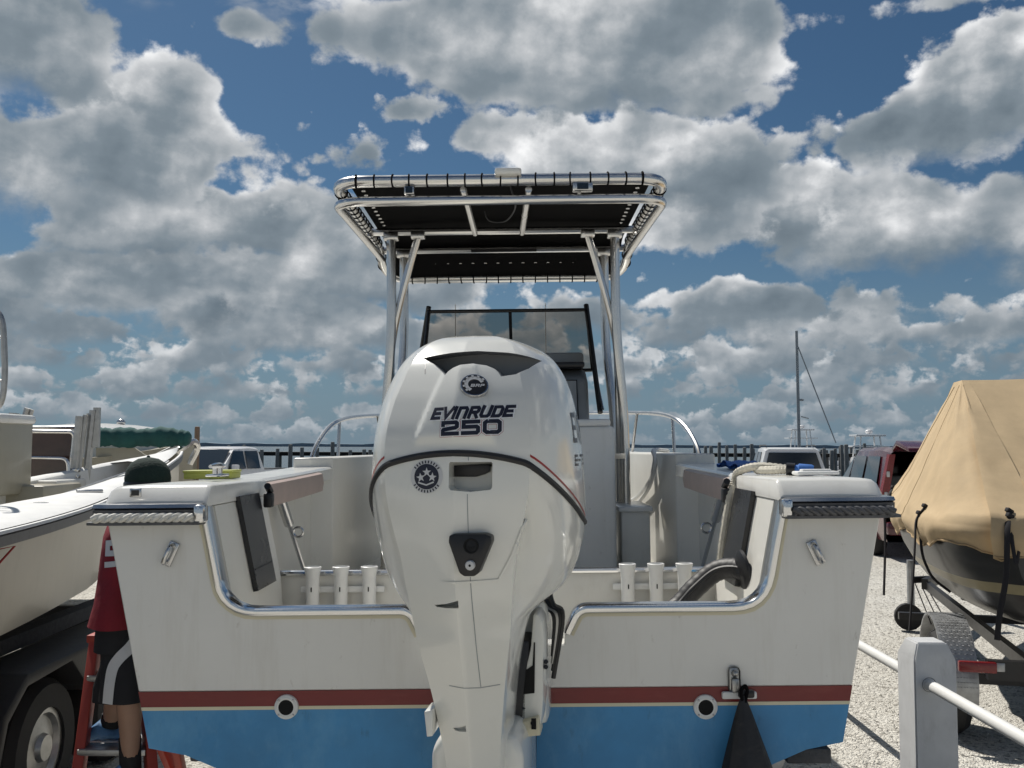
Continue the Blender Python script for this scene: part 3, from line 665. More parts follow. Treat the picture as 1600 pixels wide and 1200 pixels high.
# ---- T-top
tt = thing('t_top', None, None); tt.parent = boat
TZ = 3.085
def loop_pts(w0, w1, y0, y1, z0, z1, r):
    pts = [(-w0, y0, z0), (w0, y0, z0), (w1, y1, z1), (-w1, y1, z1)]
    out = []; N = 4
    for i in range(4):
        p = Vector(pts[i]); a = (Vector(pts[i - 1]) - p).normalized(); b = (Vector(pts[(i + 1) % 4]) - p).normalized()
        for k in range(8):
            t = k / 7; out.append((p + a * r) * (1 - t) ** 2 + p * 2 * t * (1 - t) + (p + b * r) * t * t)
    return out
up_tube = loop_pts(.815, .80, 1.80, 3.58, 3.105, 3.10, .17)
def bend(p):                                  # the front of the top turns down
    if p.y > 3.15: p.z -= .165 * ((p.y - 3.15) / .43) ** 1.4
    return p
dense = []
for i in range(len(up_tube)):
    a, b = up_tube[i], up_tube[(i + 1) % len(up_tube)]; n = max(1, int((b - a).length / .06))
    dense += [bend(a.lerp(b, k / n)) for k in range(n)]
MB().tube(dense, .030, 12, closed=True).build('top_frame', 'alu', tt)
lo = [(-.79, 3.30, 3.02), (-.815, 2.2, 3.02), (-.815, 1.80, 3.005), (.815, 1.80, 3.005), (.815, 2.2, 3.02), (.79, 3.30, 3.02)]
lo = fillet(lo, {2: .16, 3: .16}); MB().tube(lo, .024, 12).build('lower_rail', 'alu', tt)
# canopy sheet laced inside the frame
cv = MB(); rings = []
for j in range(26):
    y = 1.86 + (3.555 - 1.86) * j / 25; r = []
    for i in range(21):
        u = -1 + 2 * i / 20; w = .755
        ed = min(1, min(y - 1.78, 3.66 - y) / .14); w -= .07 * (1 - ed) ** 2
        p = bend(Vector((u * w, y, 3.118 + .014 * (1 - u * u) - .030 * sst_(3.30, 3.54, y)))); r.append(p)
    rings.append(r)
cv.loft(rings, closed=False, caps=False).build('canopy', 'canvas', tt)
for y, z in ((2.82, 3.085), (3.29, 3.070)):
    MB().tube([(-.805, y, z), (.805, y, z)], .0225, 10).build('crossbar', 'alu', tt)
lac = MB().torus((0, 0, 0), .032, .0042, 'X', 14, 5).mesh('lacing', 50); lac.materials.append(M['canvas'])
grm = MB().torus((0, 0, 0), .009, .003, 'Z', 10, 5).mesh('grommet', 50); grm.materials.append(M['steel'])
rnd = random.Random(3)
for k in range(17):
    o = link('lacing', lac, tt); o.location = (-.70 + 1.40 * k / 16 + rnd.uniform(-.008, .008), 1.80, 3.105); o.rotation_euler = (0, 0, rnd.uniform(-.12, .12))
for k in range(16):
    x = -.62 + 1.24 * k / 15; q = bend(Vector((x, 3.58, 3.10)))
    o = link('lacing', lac, tt); o.location = q; o.rotation_euler = (0, 0, rnd.uniform(-.15, .15))
    g_ = link('grommet', grm, tt); g_.location = bend(Vector((x, 3.455, 3.114)))
for s in (-1, 1):
    for k in range(18):
        y = 2.0 + 1.45 * k / 17; q = bend(Vector((s * (.815 - .015 * (y - 1.8) / 1.78), y, 3.105)))
        o = link('lacing', lac, tt); o.location = q; o.rotation_euler = (0, 0, R(90) + rnd.uniform(-.2, .2))
        g_ = link('grommet', grm, tt); g_.location = bend(Vector((s * .70, y, 3.112)))
def leg(s, yt, xt, zt, xb, yb):
    pts = [Vector((s * xt, yt, zt)), Vector((s * (xt + .003), yt, zt - .6)), Vector((s * xb, yb, 1.9)), Vector((s * xb, yb, 1.08))]
    MB().tube(curve(pts, 6), .0285, 12).build('leg', 'alu', tt)
    MB().box((s * xt, yt, zt - .012), (.09, .062, .05), bev=.008).build('leg_clamp', 'alu', tt)
    MB().lathe((s * xb, yb, 1.08), [(.055, 0), (.055, .012), (.034, .02), (.034, .03)], 16).build('leg_base', 'alu', tt)
for s in (-1, 1):
    leg(s, 2.82, .665, 3.07, .705, 2.84); leg(s, 3.29, .645, 3.057, .685, 3.20)
    MB().tube(curve([(s * .505, 2.82, 3.06), (s * .59, 2.835, 2.76), (s * .655, 2.85, 2.48), (s * .675, 2.87, 2.25), (s * .68, 2.90, 1.6), (s * .68, 2.90, 1.08)], 6), .022, 10).build('brace', 'alu', tt)
    MB().box((s * .505, 2.82, 3.063), (.085, .06, .045), bev=.008).build('leg_clamp', 'alu', tt)
    MB().tube([bl(640 if s < 0 else 905, 292, 1.83), bl(640 if s < 0 else 905, 312, 1.83)], .012, 8).build('rail_post', 'alu', tt)
    q = bl(640, 299, 1.80) if s < 0 else bl(910, 293, 1.80)
    lb = MB().box(q, (.050, .05, .040) if s < 0 else (.10, .05, .04), bev=.006).build('spreader_light', 'steel', tt)
    MB().box(q + Vector((0, -.026, 0)), (.034 if s < 0 else .055, .004, .03)).build('light_lens', 'glass', lb)
    A = bl(724 if s < 0 else 826, 296, 1.84); Bq = Vector((-.165 if s < 0 else .115, 2.82, 3.07))
    MB().tube([A, Bq], .017, 10).build('strut', 'alu', tt)
MB().box(bl(794, 272, 1.80), (.13, .12, .035), bev=.012).build('antenna_puck', 'gel', tt)
MB().tube(curve([bl(795, 282, 1.81), bl(800, 300, 1.85), bl(805, 325, 2.1), bl(790, 345, 2.3), bl(765, 345, 2.3), bl(757, 330, 2.3)], 6), .004, 6).build('cable', 'black', tt)
MB().box((.0, 3.262, 3.058), (.42, .008, .02)).build('wiring_strip', 'black', tt)
for s in (-1, 1): MB().tube([(s * .3 - .03, 3.5, 2.2), (s * .3 - .03, 3.52, 2.75)], .003, 5).build('whip_antenna', 'white', boat)

# transducer bracket
p = bl(1147, 1062, -.05)
tr = MB().box(p, (.034, .012, .075), bev=.012); tr.box(p + Vector((0, -.012, -.012)), (.022, .02, .04), bev=.006); tr.sphere(p + Vector((0, -.012, .02)), .010)
tr = tr.build('transducer_bracket', 'alu_dull', boat)
MB().box(bl(1155, 1086, -.055), (.098, .016, .020), bev=.004).build('transducer', 'white', tr)
MB().box(bl(1166, 1084, -.072), (.045, .02, .022), bev=.006).build('cable_clip', 'black', tr)

# ------------------------------------------------------------------ outboard motor
EM = BM_ @ Matrix.Translation((.012, -.05, 0)) @ Matrix.Rotation(R(-6.5), 4, 'Z') @ Matrix.Translation((0, .05, 0))
EI = EM.inverted()
def el_(x, y, Y):
    o = EI @ CM.translation; d = EI.to_3x3() @ ray(x, y); return o + d * ((Y - o.y) / d.y)
eng = thing('outboard_motor', 'large white outboard motor with EVINRUDE 250 lettering bolted to the boat transom', 'outboard motor', EM)
KZ = [  # z, half width, rear y, crease x, crease dy, front y, widest y
    (.80, .068, -.50, .055, .025, -.20, -.36), (1.05, .075, -.552, .064, .03, -.20, -.38), (1.168, .086, -.597, .076, .035, -.22, -.40), (1.245, .096, -.632, .086, .04, -.22, -.42), (1.36, .120, -.690, .104, .045, -.22, -.44),
    (1.405, .140, -.708, .110, .05, -.14, -.42), (1.425, .172, -.717, .112, .05, -.06, -.38), (1.450, .205, -.728, .114, .05, -.01, -.37), (1.49, .234, -.742, .119, .05, .02, -.36), (1.56, .257, -.757, .128, .05, .04, -.36), (1.61, .2645, -.764, .140, .05, .05, -.36),
    (1.70, .2635, -.768, .158, .05, .05, -.36), (1.82, .254, -.750, .162, .045, .05, -.35), (1.90, .241, -.712, .150, .04, .04, -.35), (1.95, .227, -.676, .137, .035, .03, -.34), (2.0, .204, -.628, .124, .03, .0, -.33), (2.040, .168, -.566, .105, .02, -.05, -.32), (2.062, .118, -.525, .08, .012, -.10, -.32), (2.072, .07, -.49, .05, .008, -.15, -.32)]
NA, NB, NC = 26, 18, 12                       # samples: rear face, rear quarter, front quarter
def sst(a, b, x):
    t = min(1, max(0, (x - a) / (b - a))); return t * t * (3 - 2 * t)
def ept(j, z, pylon=0):                                # j in [-(NA+NB+NC), ...]: signed sample round the section
    sg = -1 if j < 0 else 1; k = abs(j)
    w, yc, xp, dyp, yf, ysd = interp(KZ, z); yp = yc + dyp
    w = max(w, xp + .004)
    if k <= NA:
        t = k / NA; x = xp * t; y = yc + dyp * t ** 1.15
        if pylon:
            xn = .030 + (1.99 - z) * .33; y -= .009 * (1 - sst(xn - .004, xn + .008, x)) * sst(1.80, 1.83, z) * (1 - sst(1.985, 2.0, z))
    elif k <= NA + NB:
        yp += .055 * (1 - sst(1.54, 1.74, z)) * sst(1.36, 1.47, z)
        ph = (k - NA - 1) / (NB - 1) * pi / 2
        ex, ey = xp + (w - xp) * sin(ph), ysd + (yp - ysd) * cos(ph)
        t = (k - NA - 1) / (NB - 1); lx, ly = xp + (w - xp) * t ** .8, yp + (ysd - yp) * t
        x, y = .62 * ex + .38 * lx, .62 * ey + .38 * ly
    else:
        ph = (k - NA - NB) / NC * pi / 2
        x, y = w * max(cos(ph), 0) ** .75, ysd + (yf - ysd) * max(sin(ph), 0) ** .75
    return Vector((sg * x, y, z))
NT = NA + NB + NC
JS = list(range(0, NT + 1)) + list(range(-(NT - 1), 0))
def seam_z(j):
    k = abs(j)
    if k <= NA: return 1.787 - .026 * (k / NA) ** 2
    if k <= NA + NB: return 1.761 - .160 * ((k - NA) / NB) ** 1.25
    return 1.601 - .02 * (k - NA - NB) / NC
up = MB(); rings = []
for i in range(49):
    t = i / 48; rings.append([ept(j, seam_z(j) + .002 + (2.072 - seam_z(j) - .002) * t, 1) for j in JS])
top_c = [Vector((p.x * .55, p.y * .55 - .14, 2.0765)) for p in rings[-1]]
up.loft(rings + [top_c]); upper = up.build('upper_cowl', 'cowl', eng, ang=24)
lw = MB(); rings = []
for i in range(81):
    t = i / 80; rings.append([ept(j, seam_z(j) - .002 + (.80 - seam_z(j) + .002) * t) for j in JS])
lw.loft(rings); lower = lw.build('lower_cowl', 'cowl', eng, ang=24)
def cutout(target, cutter_mb, cm):
    me = cutter_mb.mesh('cut'); me.materials.append(cm); c = link('cut', me); c.matrix_world = EM
    md = target.modifiers.new('b', 'BOOLEAN'); md.object = c; md.operation = 'DIFFERENCE'; md.solver = 'EXACT'; md.material_mode = 'TRANSFER'
    bpy.context.view_layer.update(); dg = bpy.context.evaluated_depsgraph_get()
    nm = bpy.data.meshes.new_from_object(target.evaluated_get(dg)); target.modifiers.clear(); target.data = nm
    nm.polygons.foreach_set('use_smooth', [True] * len(nm.polygons)); nm.set_sharp_from_angle(angle=R(24))
    bpy.data.objects.remove(c)
def pxpoly(pts, Y): return [(q.x, q.z) for q in (el_(x, y, Y) for x, y in pts)]
# air intake under the lid
intake = [(654, 557), (676, 568), (700, 588), (704, 582), (711, 576), (722, 571), (741, 568.5), (760, 571), (772, 576), (779, 582), (784, 589), (806, 585), (824, 574), (839, 556), (820, 552), (790, 547.5), (742, 545.5), (700, 549), (676, 553)]
cutout(upper, MB().prism(pxpoly(intake, -.63), -1.0, -.50), M['cowl2'])
# lifting recess, vents and lower details
rec = pxpoly([(701, 724), (703, 722), (765, 722), (767, 724), (767, 762), (764, 766), (735, 769), (704, 766), (701, 762)], -.765)
cutout(lower, MB().prism(rec, -1.0, -.685), M['cowl'])
MB().prism(pxpoly([(703, 726), (766, 726), (765, 737), (757, 741), (744, 745), (706, 745)], -.70), -.700, -.684, 'xz', bev=.002).build('recess_dark_top', 'black', lower)  # black piece across the upper back of the lifting recess
for v_ in ([(680, 944), (700, 941), (720, 934.5), (720, 947), (700, 948), (684, 947)], [(706, 1140), (716, 1138), (728, 1133), (728, 1144), (716, 1145), (709, 1144)]):
    Y = -.70 if v_[0][1] < 1000 else -.59
    cutout(lower, MB().prism(pxpoly(v_, Y), -1.0, Y + .025), M['cowl'])
bvU = BVHTree.FromObject(upper, bpy.context.evaluated_depsgraph_get()); bvL = BVHTree.FromObject(lower, bpy.context.evaluated_depsgraph_get())
# seam band, red pinstripe
band = [ept(j, seam_z(j)) for j in JS]
nb = []
for i, p in enumerate(band):
    c_ = Vector((0, -.36, p.z)); d = (p - c_); d.z = 0; nb.append(p + d.normalized() * .0015)
for _ in range(4): nb = [(nb[i - 1] + nb[i] * 2 + nb[(i + 1) % len(nb)]) / 4 for i in range(len(nb))]
MB().tube(nb, .0072, 8, closed=True, flat=1.0).build('seam_band', 'rubber', eng)
for sg in (-1, 1):
    rg = []
    for k in range(NA + 1, NA + NB + 1):
        z = seam_z(k) + .020; q = [ept(sg * k, z + dz) for dz in (0, .0055)]
        rg.append([p + (Vector((p.x, p.y + .36, 0))).normalized() * .0012 for p in q])
    MB().loft(rg, closed=False).build('pinstripe', 'redp', eng)
# ---- lettering: stroked glyphs laid on the cowl
def ribbon(bm, pts, h, z=0.0):
    n = len(pts); L, Rr = [], []
    cl = n > 2 and pts[0] == pts[-1]
    P = [Vector(p) for p in (pts[:-1] if cl else pts)]; n = len(P)
    for i in range(n):
        a = P[i - 1] if (cl or i > 0) else None; b = P[(i + 1) % n] if (cl or i < n - 1) else None
        d1 = (P[i] - a).normalized() if a is not None else None; d2 = (b - P[i]).normalized() if b is not None else None
        if d1 is None: d1 = d2
        if d2 is None: d2 = d1
        n1, n2 = Vector((-d1.y, d1.x)), Vector((-d2.y, d2.x)); m = (n1 + n2)
        m = m.normalized() if m.length > 1e-4 else n1; k = h / max(.45, m.dot(n1))
        e = Vector((0, 0))
        if not cl and i == 0: e = -d2 * h * .9
        if not cl and i == n - 1: e = d1 * h * .9
        L.append(bm.verts.new((P[i].x + m.x * k + e.x, P[i].y + m.y * k + e.y, z))); Rr.append(bm.verts.new((P[i].x - m.x * k + e.x, P[i].y - m.y * k + e.y, z)))
    for i in range(n if cl else n - 1):
        j = (i + 1) % n; bm.faces.new((L[i], Rr[i], Rr[j], L[j]))
GL = {'E': [[(.85, .92), (.08, .92), (.08, .08), (.85, .08)], [(.12, .5), (.75, .5)]],
      'V': [[(.0, .98), (.42, .08), (.95, .98)]], 'I': [[(.1, .98), (.1, .02)]],
      'n': [[(.08, .02), (.08, .92), (.72, .92), (.86, .78), (.86, .02)]],
      'R': [[(.08, .02), (.08, .92), (.76, .92), (.86, .82), (.86, .58), (.76, .48), (.1, .48)], [(.5, .46), (.88, .02)]],
      'U': [[(.08, .98), (.08, .2), (.2, .08), (.74, .08), (.86, .2), (.86, .98)]],
      'D': [[(.08, .08), (.08, .92), (.72, .92), (.88, .76), (.88, .24), (.72, .08), (.08, .08)]],
      'B': [[(.08, .08), (.08, .92), (.74, .92), (.82, .84), (.82, .6), (.74, .5), (.84, .4), (.84, .16), (.76, .08), (.08, .08)], [(.1, .5), (.72, .5)]],
      'P': [[(.08, .02), (.08, .92), (.76, .92), (.86, .82), (.86, .56), (.76, .46), (.1, .46)]],
      'T': [[(0, .92), (.9, .92)], [(.45, .9), (.45, .02)]], 'C': [[(.86, .92), (.2, .92), (.08, .8), (.08, .2), (.2, .08), (.86, .08)]], '-': [[(.1, .5), (.5, .5)]],
      'A': [[(.02, .02), (.42, .95), (.82, .02)], [(.2, .34), (.64, .34)]], 'L': [[(.08, .98), (.08, .08), (.7, .08)]],
      'S': [[(.86, .92), (.08, .92), (.08, .52), (.86, .48), (.86, .08), (.05, .08)]],
      '2': [[(.06, .74), (.06, .92), (.84, .92), (.9, .84), (.9, .6), (.82, .52), (.1, .4), (.06, .34), (.06, .08), (.92, .08)]],
      '5': [[(.92, .92), (.08, .92), (.08, .54), (.82, .54), (.9, .46), (.9, .18), (.82, .08), (.04, .08)]],
      '0': [[(.08, .2), (.08, .8), (.2, .92), (.78, .92), (.9, .8), (.9, .2), (.78, .08), (.2, .08), (.08, .2)]]}
ADV = {'I': .46, '-': .75, 'V': 1.14, 'n': 1.22}
def word(txt, w, h, stroke, shear=.0, z=0.0):
    tw = sum(ADV.get(c, 1.20) for c in txt) - .22; bm = bmesh.new(); x = 0; sx = w / tw
    for c in txt:
        for st in GL[c]:
            ribbon(bm, [((x + px_) * sx + shear * (py_ - .5) * h, py_ * h) for px_, py_ in st], stroke, z)
        x += ADV.get(c, 1.20)
    bmesh.ops.translate(bm, vec=(-w / 2, -h / 2, 0), verts=bm.verts); return bm
def subdiv(bm, l):
    bmesh.ops.triangulate(bm, faces=bm.faces)
    for _ in range(6):
        es = [e for e in bm.edges if e.calc_length() > l]
        if not es: break
        bmesh.ops.subdivide_edges(bm, edges=es, cuts=1); bmesh.ops.triangulate(bm, faces=bm.faces)
def stick(name, bm, m, bv, c, rot, off, parent, direction=Vector((0, 1, 0)), basis=None, l=.012):
    subdiv(bm, l); ca, sa = cos(rot), sin(rot)
    ex, ez = basis or (Vector((1, 0, 0)), Vector((0, 0, 1)))
    bad = []
    for v in bm.verts:
        u, w = v.co.x * ca - v.co.y * sa, v.co.x * sa + v.co.y * ca
        o = c + ex * u + ez * w - direction * .6
        h = bv.ray_cast(o, direction)
        if h[0] is None: bad.append(v); continue
        v.co = h[0] - direction * off
    bmesh.ops.delete(bm, geom=bad, context='VERTS')
    me = bpy.data.meshes.new(name); bm.to_mesh(me); bm.free(); me.materials.append(M[m]); return link(name, me, parent)
c_ = el_(737, 643.5, -.74); rt = R(1.8)
stick('lettering_outline', word('EVInRUDE', .176, .0235, .0050, .35), 'pwhite', bvU, c_ + Vector((.0012, 0, -.0012)), rt, .0010, upper)
stick('lettering', word('EVInRUDE', .176, .0240, .0036, .35), 'navy', bvU, c_, rt, .0018, upper)
c_ = el_(735, 667.5, -.75)
stick('number_border', word('250', .126, .0290, .0072), 'redp', bvU, c_, rt, .0008, upper)
stick('number_outline', word('250', .126, .0290, .0064), 'pwhite', bvU, c_, rt, .0013, upper)
stick('number', word('250', .126, .0290, .0044), 'navy', bvU, c_, rt, .0019, upper)
# side lettering
for sg in (-1, 1):
    dr = Vector((-sg, 0, 0)); bs = (Vector((0, sg, 0)), Vector((0, 0, 1)))
    stick('side_lettering', word('EVInRUDE', .42, .075, .0058, .25), 'navy', bvU, Vector((0, -.24 if sg > 0 else -.26, 1.845)), 0, .0015, upper, dr, bs, .02)
    stick('side_lettering', word('E-TEC', .22, .026, .003, .25), 'navy', bvU, Vector((0, -.36 if sg > 0 else -.30, 1.765)), 0, .0015, upper, dr, bs, .02)
# round emblem above the lettering
c_ = el_(740, 603.5, -.70); hit = bvU.ray_cast(Vector((c_.x, -1.2, c_.z)), Vector((0, 1, 0))); n_ = hit[1]; n_ = -n_ if n_.y > 0 else n_
q = Vector((0, 0, 1)).rotation_difference(n_).to_matrix().to_4x4(); 
EMB = Matrix.Translation(hit[0]) @ n_.to_track_quat('Z', 'Y').to_matrix().to_4x4()
em = MB().lathe((0, 0, 0), [(.0325, -.004), (.0325, .003), (.031, .006), (.0285, .006)], 40).xf(EMB).build('round_emblem', 'steel', upper)
MB().lathe((0, 0, 0), [(.0285, 0), (.0283, .0064), (.010, .0075), (.001, .0077)], 40).xf(EMB).build('emblem_disc', 'black', em)
gb = bmesh.new(); ribbon(gb, [(.0185 * cos(R(a)), .0185 * sin(R(a))) for a in range(30, 231, 8)], .0040)
for a in range(36, 226, 31): ribbon(gb, [(.021 * cos(R(a)), .021 * sin(R(a))), (.0245 * cos(R(a)), .0245 * sin(R(a)))], .0026)
for v in gb.verts: v.co.z = .0083
me = bpy.data.meshes.new('emblem_gear'); bmesh.ops.transform(gb, matrix=EMB, verts=gb.verts); gb.to_mesh(me); gb.free(); me.materials.append(M['silver']); link('emblem_gear', me, em)
wb = word('BRP', .030, .0075, .0010, .3, .0088); bmesh.ops.translate(wb, vec=(.007, -.004, 0), verts=wb.verts); bmesh.ops.transform(wb, matrix=EMB, verts=wb.verts)
me = bpy.data.meshes.new('emblem_letters'); wb.to_mesh(me); wb.free(); me.materials.append(M['silver']); link('emblem_letters', me, em)
# star sticker on the lower cowl
def disc(r0, r1=0.0, n=40, sx=1.0):
    bm = bmesh.new(); o = [bm.verts.new((r0 * sx * cos(2 * pi * k / n), r0 * sin(2 * pi * k / n), 0)) for k in range(n)]
    if r1:
        i_ = [bm.verts.new((r1 * sx * cos(2 * pi * k / n), r1 * sin(2 * pi * k / n), 0)) for k in range(n)]
        for k in range(n): bm.faces.new((o[k], o[(k + 1) % n], i_[(k + 1) % n], i_[k]))
    else: bm.faces.new(o)
    return bm
def star(bm, cx, cy, r, a0=90):
    V = [bm.verts.new((cx + (r if k % 2 == 0 else r * .42) * cos(R(a0 + 36 * k)), cy + (r if k % 2 == 0 else r * .42) * sin(R(a0 + 36 * k)), 0)) for k in range(10)]
    bm.faces.new(V)
c_ = el_(668, 744.5, -.74)
sk = stick('star_sticker', disc(.036, sx=1.05), 'silver', bvL, c_, 0, .0010, lower)
stick('sticker_field', disc(.0275, sx=1.05), 'navy', bvL, c_, 0, .0018, lower)
sb = bmesh.new(); star(sb, -.0135, -.002, .0105, 100); star(sb, .0005, .0095, .0105, 92); star(sb, .0135, -.001, .0105, 85); ribbon(sb, [(-.018, -.013), (0, -.018), (.016, -.012)], .0016)
stick('sticker_stars', sb, 'silver', bvL, c_, 0, .0025, lower)
tb = bmesh.new()
for a in list(range(35, 150, 12)) + list(range(215, 330, 12)):
    ribbon(tb, [(.0302 * 1.05 * cos(R(a)), .0302 * sin(R(a))), (.0335 * 1.05 * cos(R(a)), .0335 * sin(R(a)))], .0014)
stick('sticker_ring_text', tb, 'navy', bvL, c_, 0, .0020, lower)
# flush plug plate
P = [(704, 836), (712, 833), (760, 833), (769, 837), (770, 846), (750, 894), (743, 899), (727, 899), (720, 894), (703, 846)]
pl = MB().prism(pxpoly(P, -.76), -.778, -.70, 'xz', bev=.003, seg=2).build('flush_plate', 'black', eng)
q = el_(736, 853, -.778); MB().lathe(q, [(.014, 0), (.0165, -.001), (.016, -.004), (.0125, -.003), (.012, .01)], 24, 'Y').build('flush_socket', 'hole', pl)
q = el_(735, 883, -.778); kn = MB().lathe(q, [(.0105, .004), (.0105, -.006), (.009, -.009), (.002, -.010)], 24, 'Y').build('flush_button', 'silver', pl)
MB().sphere(q + Vector((0, -.0098, 0)), .0028, (1, .4, 1), 8, 6).build('button_centre', 'hole', kn)
for pts in ([(645, 549), (654, 557), (664, 568), (667, 585)], [(852, 545), (839, 556)]):
    bm = bmesh.new(); cc = [el_(x, y, -.62) for x, y in pts]; ribbon(bm, [(p.x, p.z) for p in cc], .0010); stick('lid_joint', bm, 'navy', bvU, Vector((0, -.5, 0)), 0, .0006, upper, l=.02)
# raised ledge line and centre seam on the lower cowl
for nm, pts, h in (('ledge', [(697, 908), (737, 908), (779, 907), (800, 868), (820, 815)], .0022), ('parting_line', [(735, 705), (736, 722)], .0008), ('parting_line', [(735, 771), (736, 832)], .0008), ('parting_line', [(737, 900), (739, 1000), (741, 1090)], .0009), ('parting_line', [(690, 1088), (740, 1092), (800, 1088), (812, 1080)], .0011)):
    bm = bmesh.new(); cc = [el_(x, y, -.72) for x, y in pts]
    PP = []
    for i in range(len(cc) - 1):
        for k in range(6): PP.append(cc[i].lerp(cc[i + 1], k / 6))
    PP.append(cc[-1]); ribbon(bm, [(p.x, p.z) for p in PP], h)
    stick(nm, bm, 'cowl' if nm == 'ledge' else 'grey', bvL, Vector((0, -.5, 0)), 0, .0035 if nm == 'ledge' else .0006, lower, l=.03)
# side step, lower leg, swivel and transom brackets
MB().prism([(-.100, 1.195), (-.08, 1.20), (-.08, 1.14), (-.094, 1.138)], -.60, -.52, 'xz', bev=.003).build('side_guard', 'cowl', eng)
MB().prism([(-.11, 1.07), (-.085, 1.11), (.095, 1.11), (.115, 1.07), (.115, .70), (-.11, .70)], -.48, -.15, 'xz', bev=.02, seg=3).build('midsection', 'cowl', eng)
MB().loft([[Vector((sx * w, y, z)) for sx, y in ((-1, -.42), (-.6, -.52), (.6, -.52), (1, -.42), (1, -.2), (-1, -.2))] for w, z in ((.06, .72), (.055, .45), (.065, .30), (.03, .18))]).build('gearcase', 'cowl', eng)
pr = MB().cyl((0, -.60, .36), (0, -.45, .36), .055, 16)
for k in range(3):
    an = k * 2 * pi / 3; pr.box((.12 * cos(an), -.54, .36 + .12 * sin(an)), (.16, .012, .11), rot=(.5, -an, 0), bev=.005)
pr.build('propeller', 'steel', eng)
MB().box((0, -.47, .58), (.20, .50, .02), bev=.006).build('anti_ventilation_plate', 'cowl', eng)
bk = MB()
P = pxpoly([(834, 958), (842, 958), (848, 970), (851, 1000), (850, 1090), (847, 1130), (836, 1140), (812, 1140), (818, 1060), (830, 1010)], -.28)
bk.prism(P, -.30, -.05, 'xz', bev=.006, seg=2); bko = bk.build('transom_bracket', 'cowl', eng)
MB().prism(pxpoly([(834, 1004), (836, 1004), (835, 1083), (818, 1085), (822, 1047), (832, 1040)], -.303), -.303, -.295).build('bracket_slot', 'hole', bko)
b2 = MB().prism(pxpoly([(829, 1122), (842, 1118), (846, 1146), (826, 1148), (826, 1168), (812, 1168), (812, 1126)], -.31), -.33, -.26, 'xz', bev=.004).build('trim_stop', 'cream', bko)
MB().cyl(el_(833, 1130, -.332), el_(833, 1130, -.336), .007, 10).build('bolt', 'hole', b2); MB().box(el_(834, 1131, -.333), (.012, .006, .026)).build('slot', 'hole', b2)
for x, y in ((853, 1034), (853, 1042), (818, 1105)): MB().cyl(el_(x, y, -.30), el_(x, y, -.06), .006, 10).build('bolt', 'black', bko)
MB().box((0, -.12, 1.22), (.30, .13, .34), bev=.02).build('clamp_bracket', 'cowl', eng)
MB().prism([(-.13, 1.30), (.115, 1.30), (.10, .75), (-.10, .75)], -.30, -.047, 'xz', bev=.01).build('swivel_bracket', 'black', eng)
for k in range(4):
    MB().tube(curve([(.10 + .02 * k, -.22, 1.42), (.13 + .012 * k, -.16, 1.37), (.165 + .008 * k, -.12, 1.33), (.16, -.11, 1.22 - .02 * k)], 6), .007, 6).build('cable', 'black' if k != 1 else 'alu_dull', eng)
# rigging hose from splashwell side to the motor, with its flange
hose = MB(); Pq = curve([bl(1172, 897, .21), bl(1150, 888, .26), bl(1118, 893, .30), bl(1085, 920, .30), bl(1050, 955, .28), bl(980, 985, .2), bl(900, 975, .05)], 14)
hose.tube(Pq, [.033 + .0004 * (1 if (i // 2) % 2 else -1) for i in range(len(Pq))], 12)
hose.tube([p + Vector((-.01, -.03, .006)) for p in Pq[4:-10]], .008, 6)
hose.build('rigging_hose', 'rubber', boat)
fl = MB().lathe((0, 0, 0), [(.078, 0), (.078, .010), (.060, .022), (.045, .024)], 28, 'X'); fl.xf(Matrix.Translation(Vector((.786, .21, bl(1172, 897, .21).z))) @ Matrix.Rotation(R(-11), 4, 'Y') @ Matrix.Rotation(R(180), 4, 'Z')); fl.build('hose_flange', 'black', boat)

# ------------------------------------------------------------------ things lying on or hanging from the boat
def bw(p): return BM_ @ Vector(p)
wh = thing('water_hose', 'white braided hose draped over the starboard quarter with a blue nozzle', 'hose', Matrix.Translation(bw((.95, .3, 1.71))))
def rel(root, p): return root.matrix_world.inverted() @ p
pts = [bw(bl(1125, 885, .52)), bw(bl(1130, 840, .50)), bw(bl(1140, 780, .50)), bw(bl(1148, 752, .52)), bw((.835, .50, 1.705)), bw((.88, .42, 1.725)), bw((.96, .36, 1.718)), bw((1.0, .43, 1.712)), bw((.93, .50, 1.712)), bw((.885, .44, 1.712)), bw((.91, .33, 1.714)), bw((.955, .27, 1.717))]
cp = curve(pts, 12); MB().tube([rel(wh, p) for p in cp], [.0135 + (.0012 if (i % 2) else -.0012) for i in range(len(cp))], 8).build('hose_tube', 'rope', wh)
nz = MB(); a = rel(wh, bw((.955, .27, 1.718))); d = Vector((.062, -.02, -.003)); nz.tube([a, a + d * .25, a + d * .3, a + d * .9, a + d], [.013, .015, .019, .018, .014], 12); nz.build('nozzle', 'bluefab', wh)
MB().tube([a - d * .3, a + d * .1], .020, 12).build('hose_collar', 'black', wh)
yb = thing('tackle_box', 'small lime yellow plastic box on the port gunwale behind the quarter', 'box', BM_ @ Matrix.Translation((-1.085, .82, 1.690)))
MB().box((0, 0, .013), (.18, .12, .024), bev=.004).build('box_body', 'lime', yb); MB().box((0, 0, .029), (.186, .126, .009), bev=.003).build('box_lid', 'lime', yb)
lb = word('AL', .024, .011, .0013); bmesh.ops.rotate(lb, matrix=Matrix.Rotation(R(90), 3, 'X'), verts=lb.verts); bmesh.ops.translate(lb, vec=(.07, -.0612, .013), verts=lb.verts)
me = bpy.data.meshes.new('box_letters'); lb.to_mesh(me); lb.free(); me.materials.append(M['navy']); link('box_letters', me, yb)
tw = thing('blue_towel', 'blue cloth lying folded on the starboard gunwale', 'towel', BM_ @ Matrix.Translation((1.05, 1.35, 1.702)))
rg = []
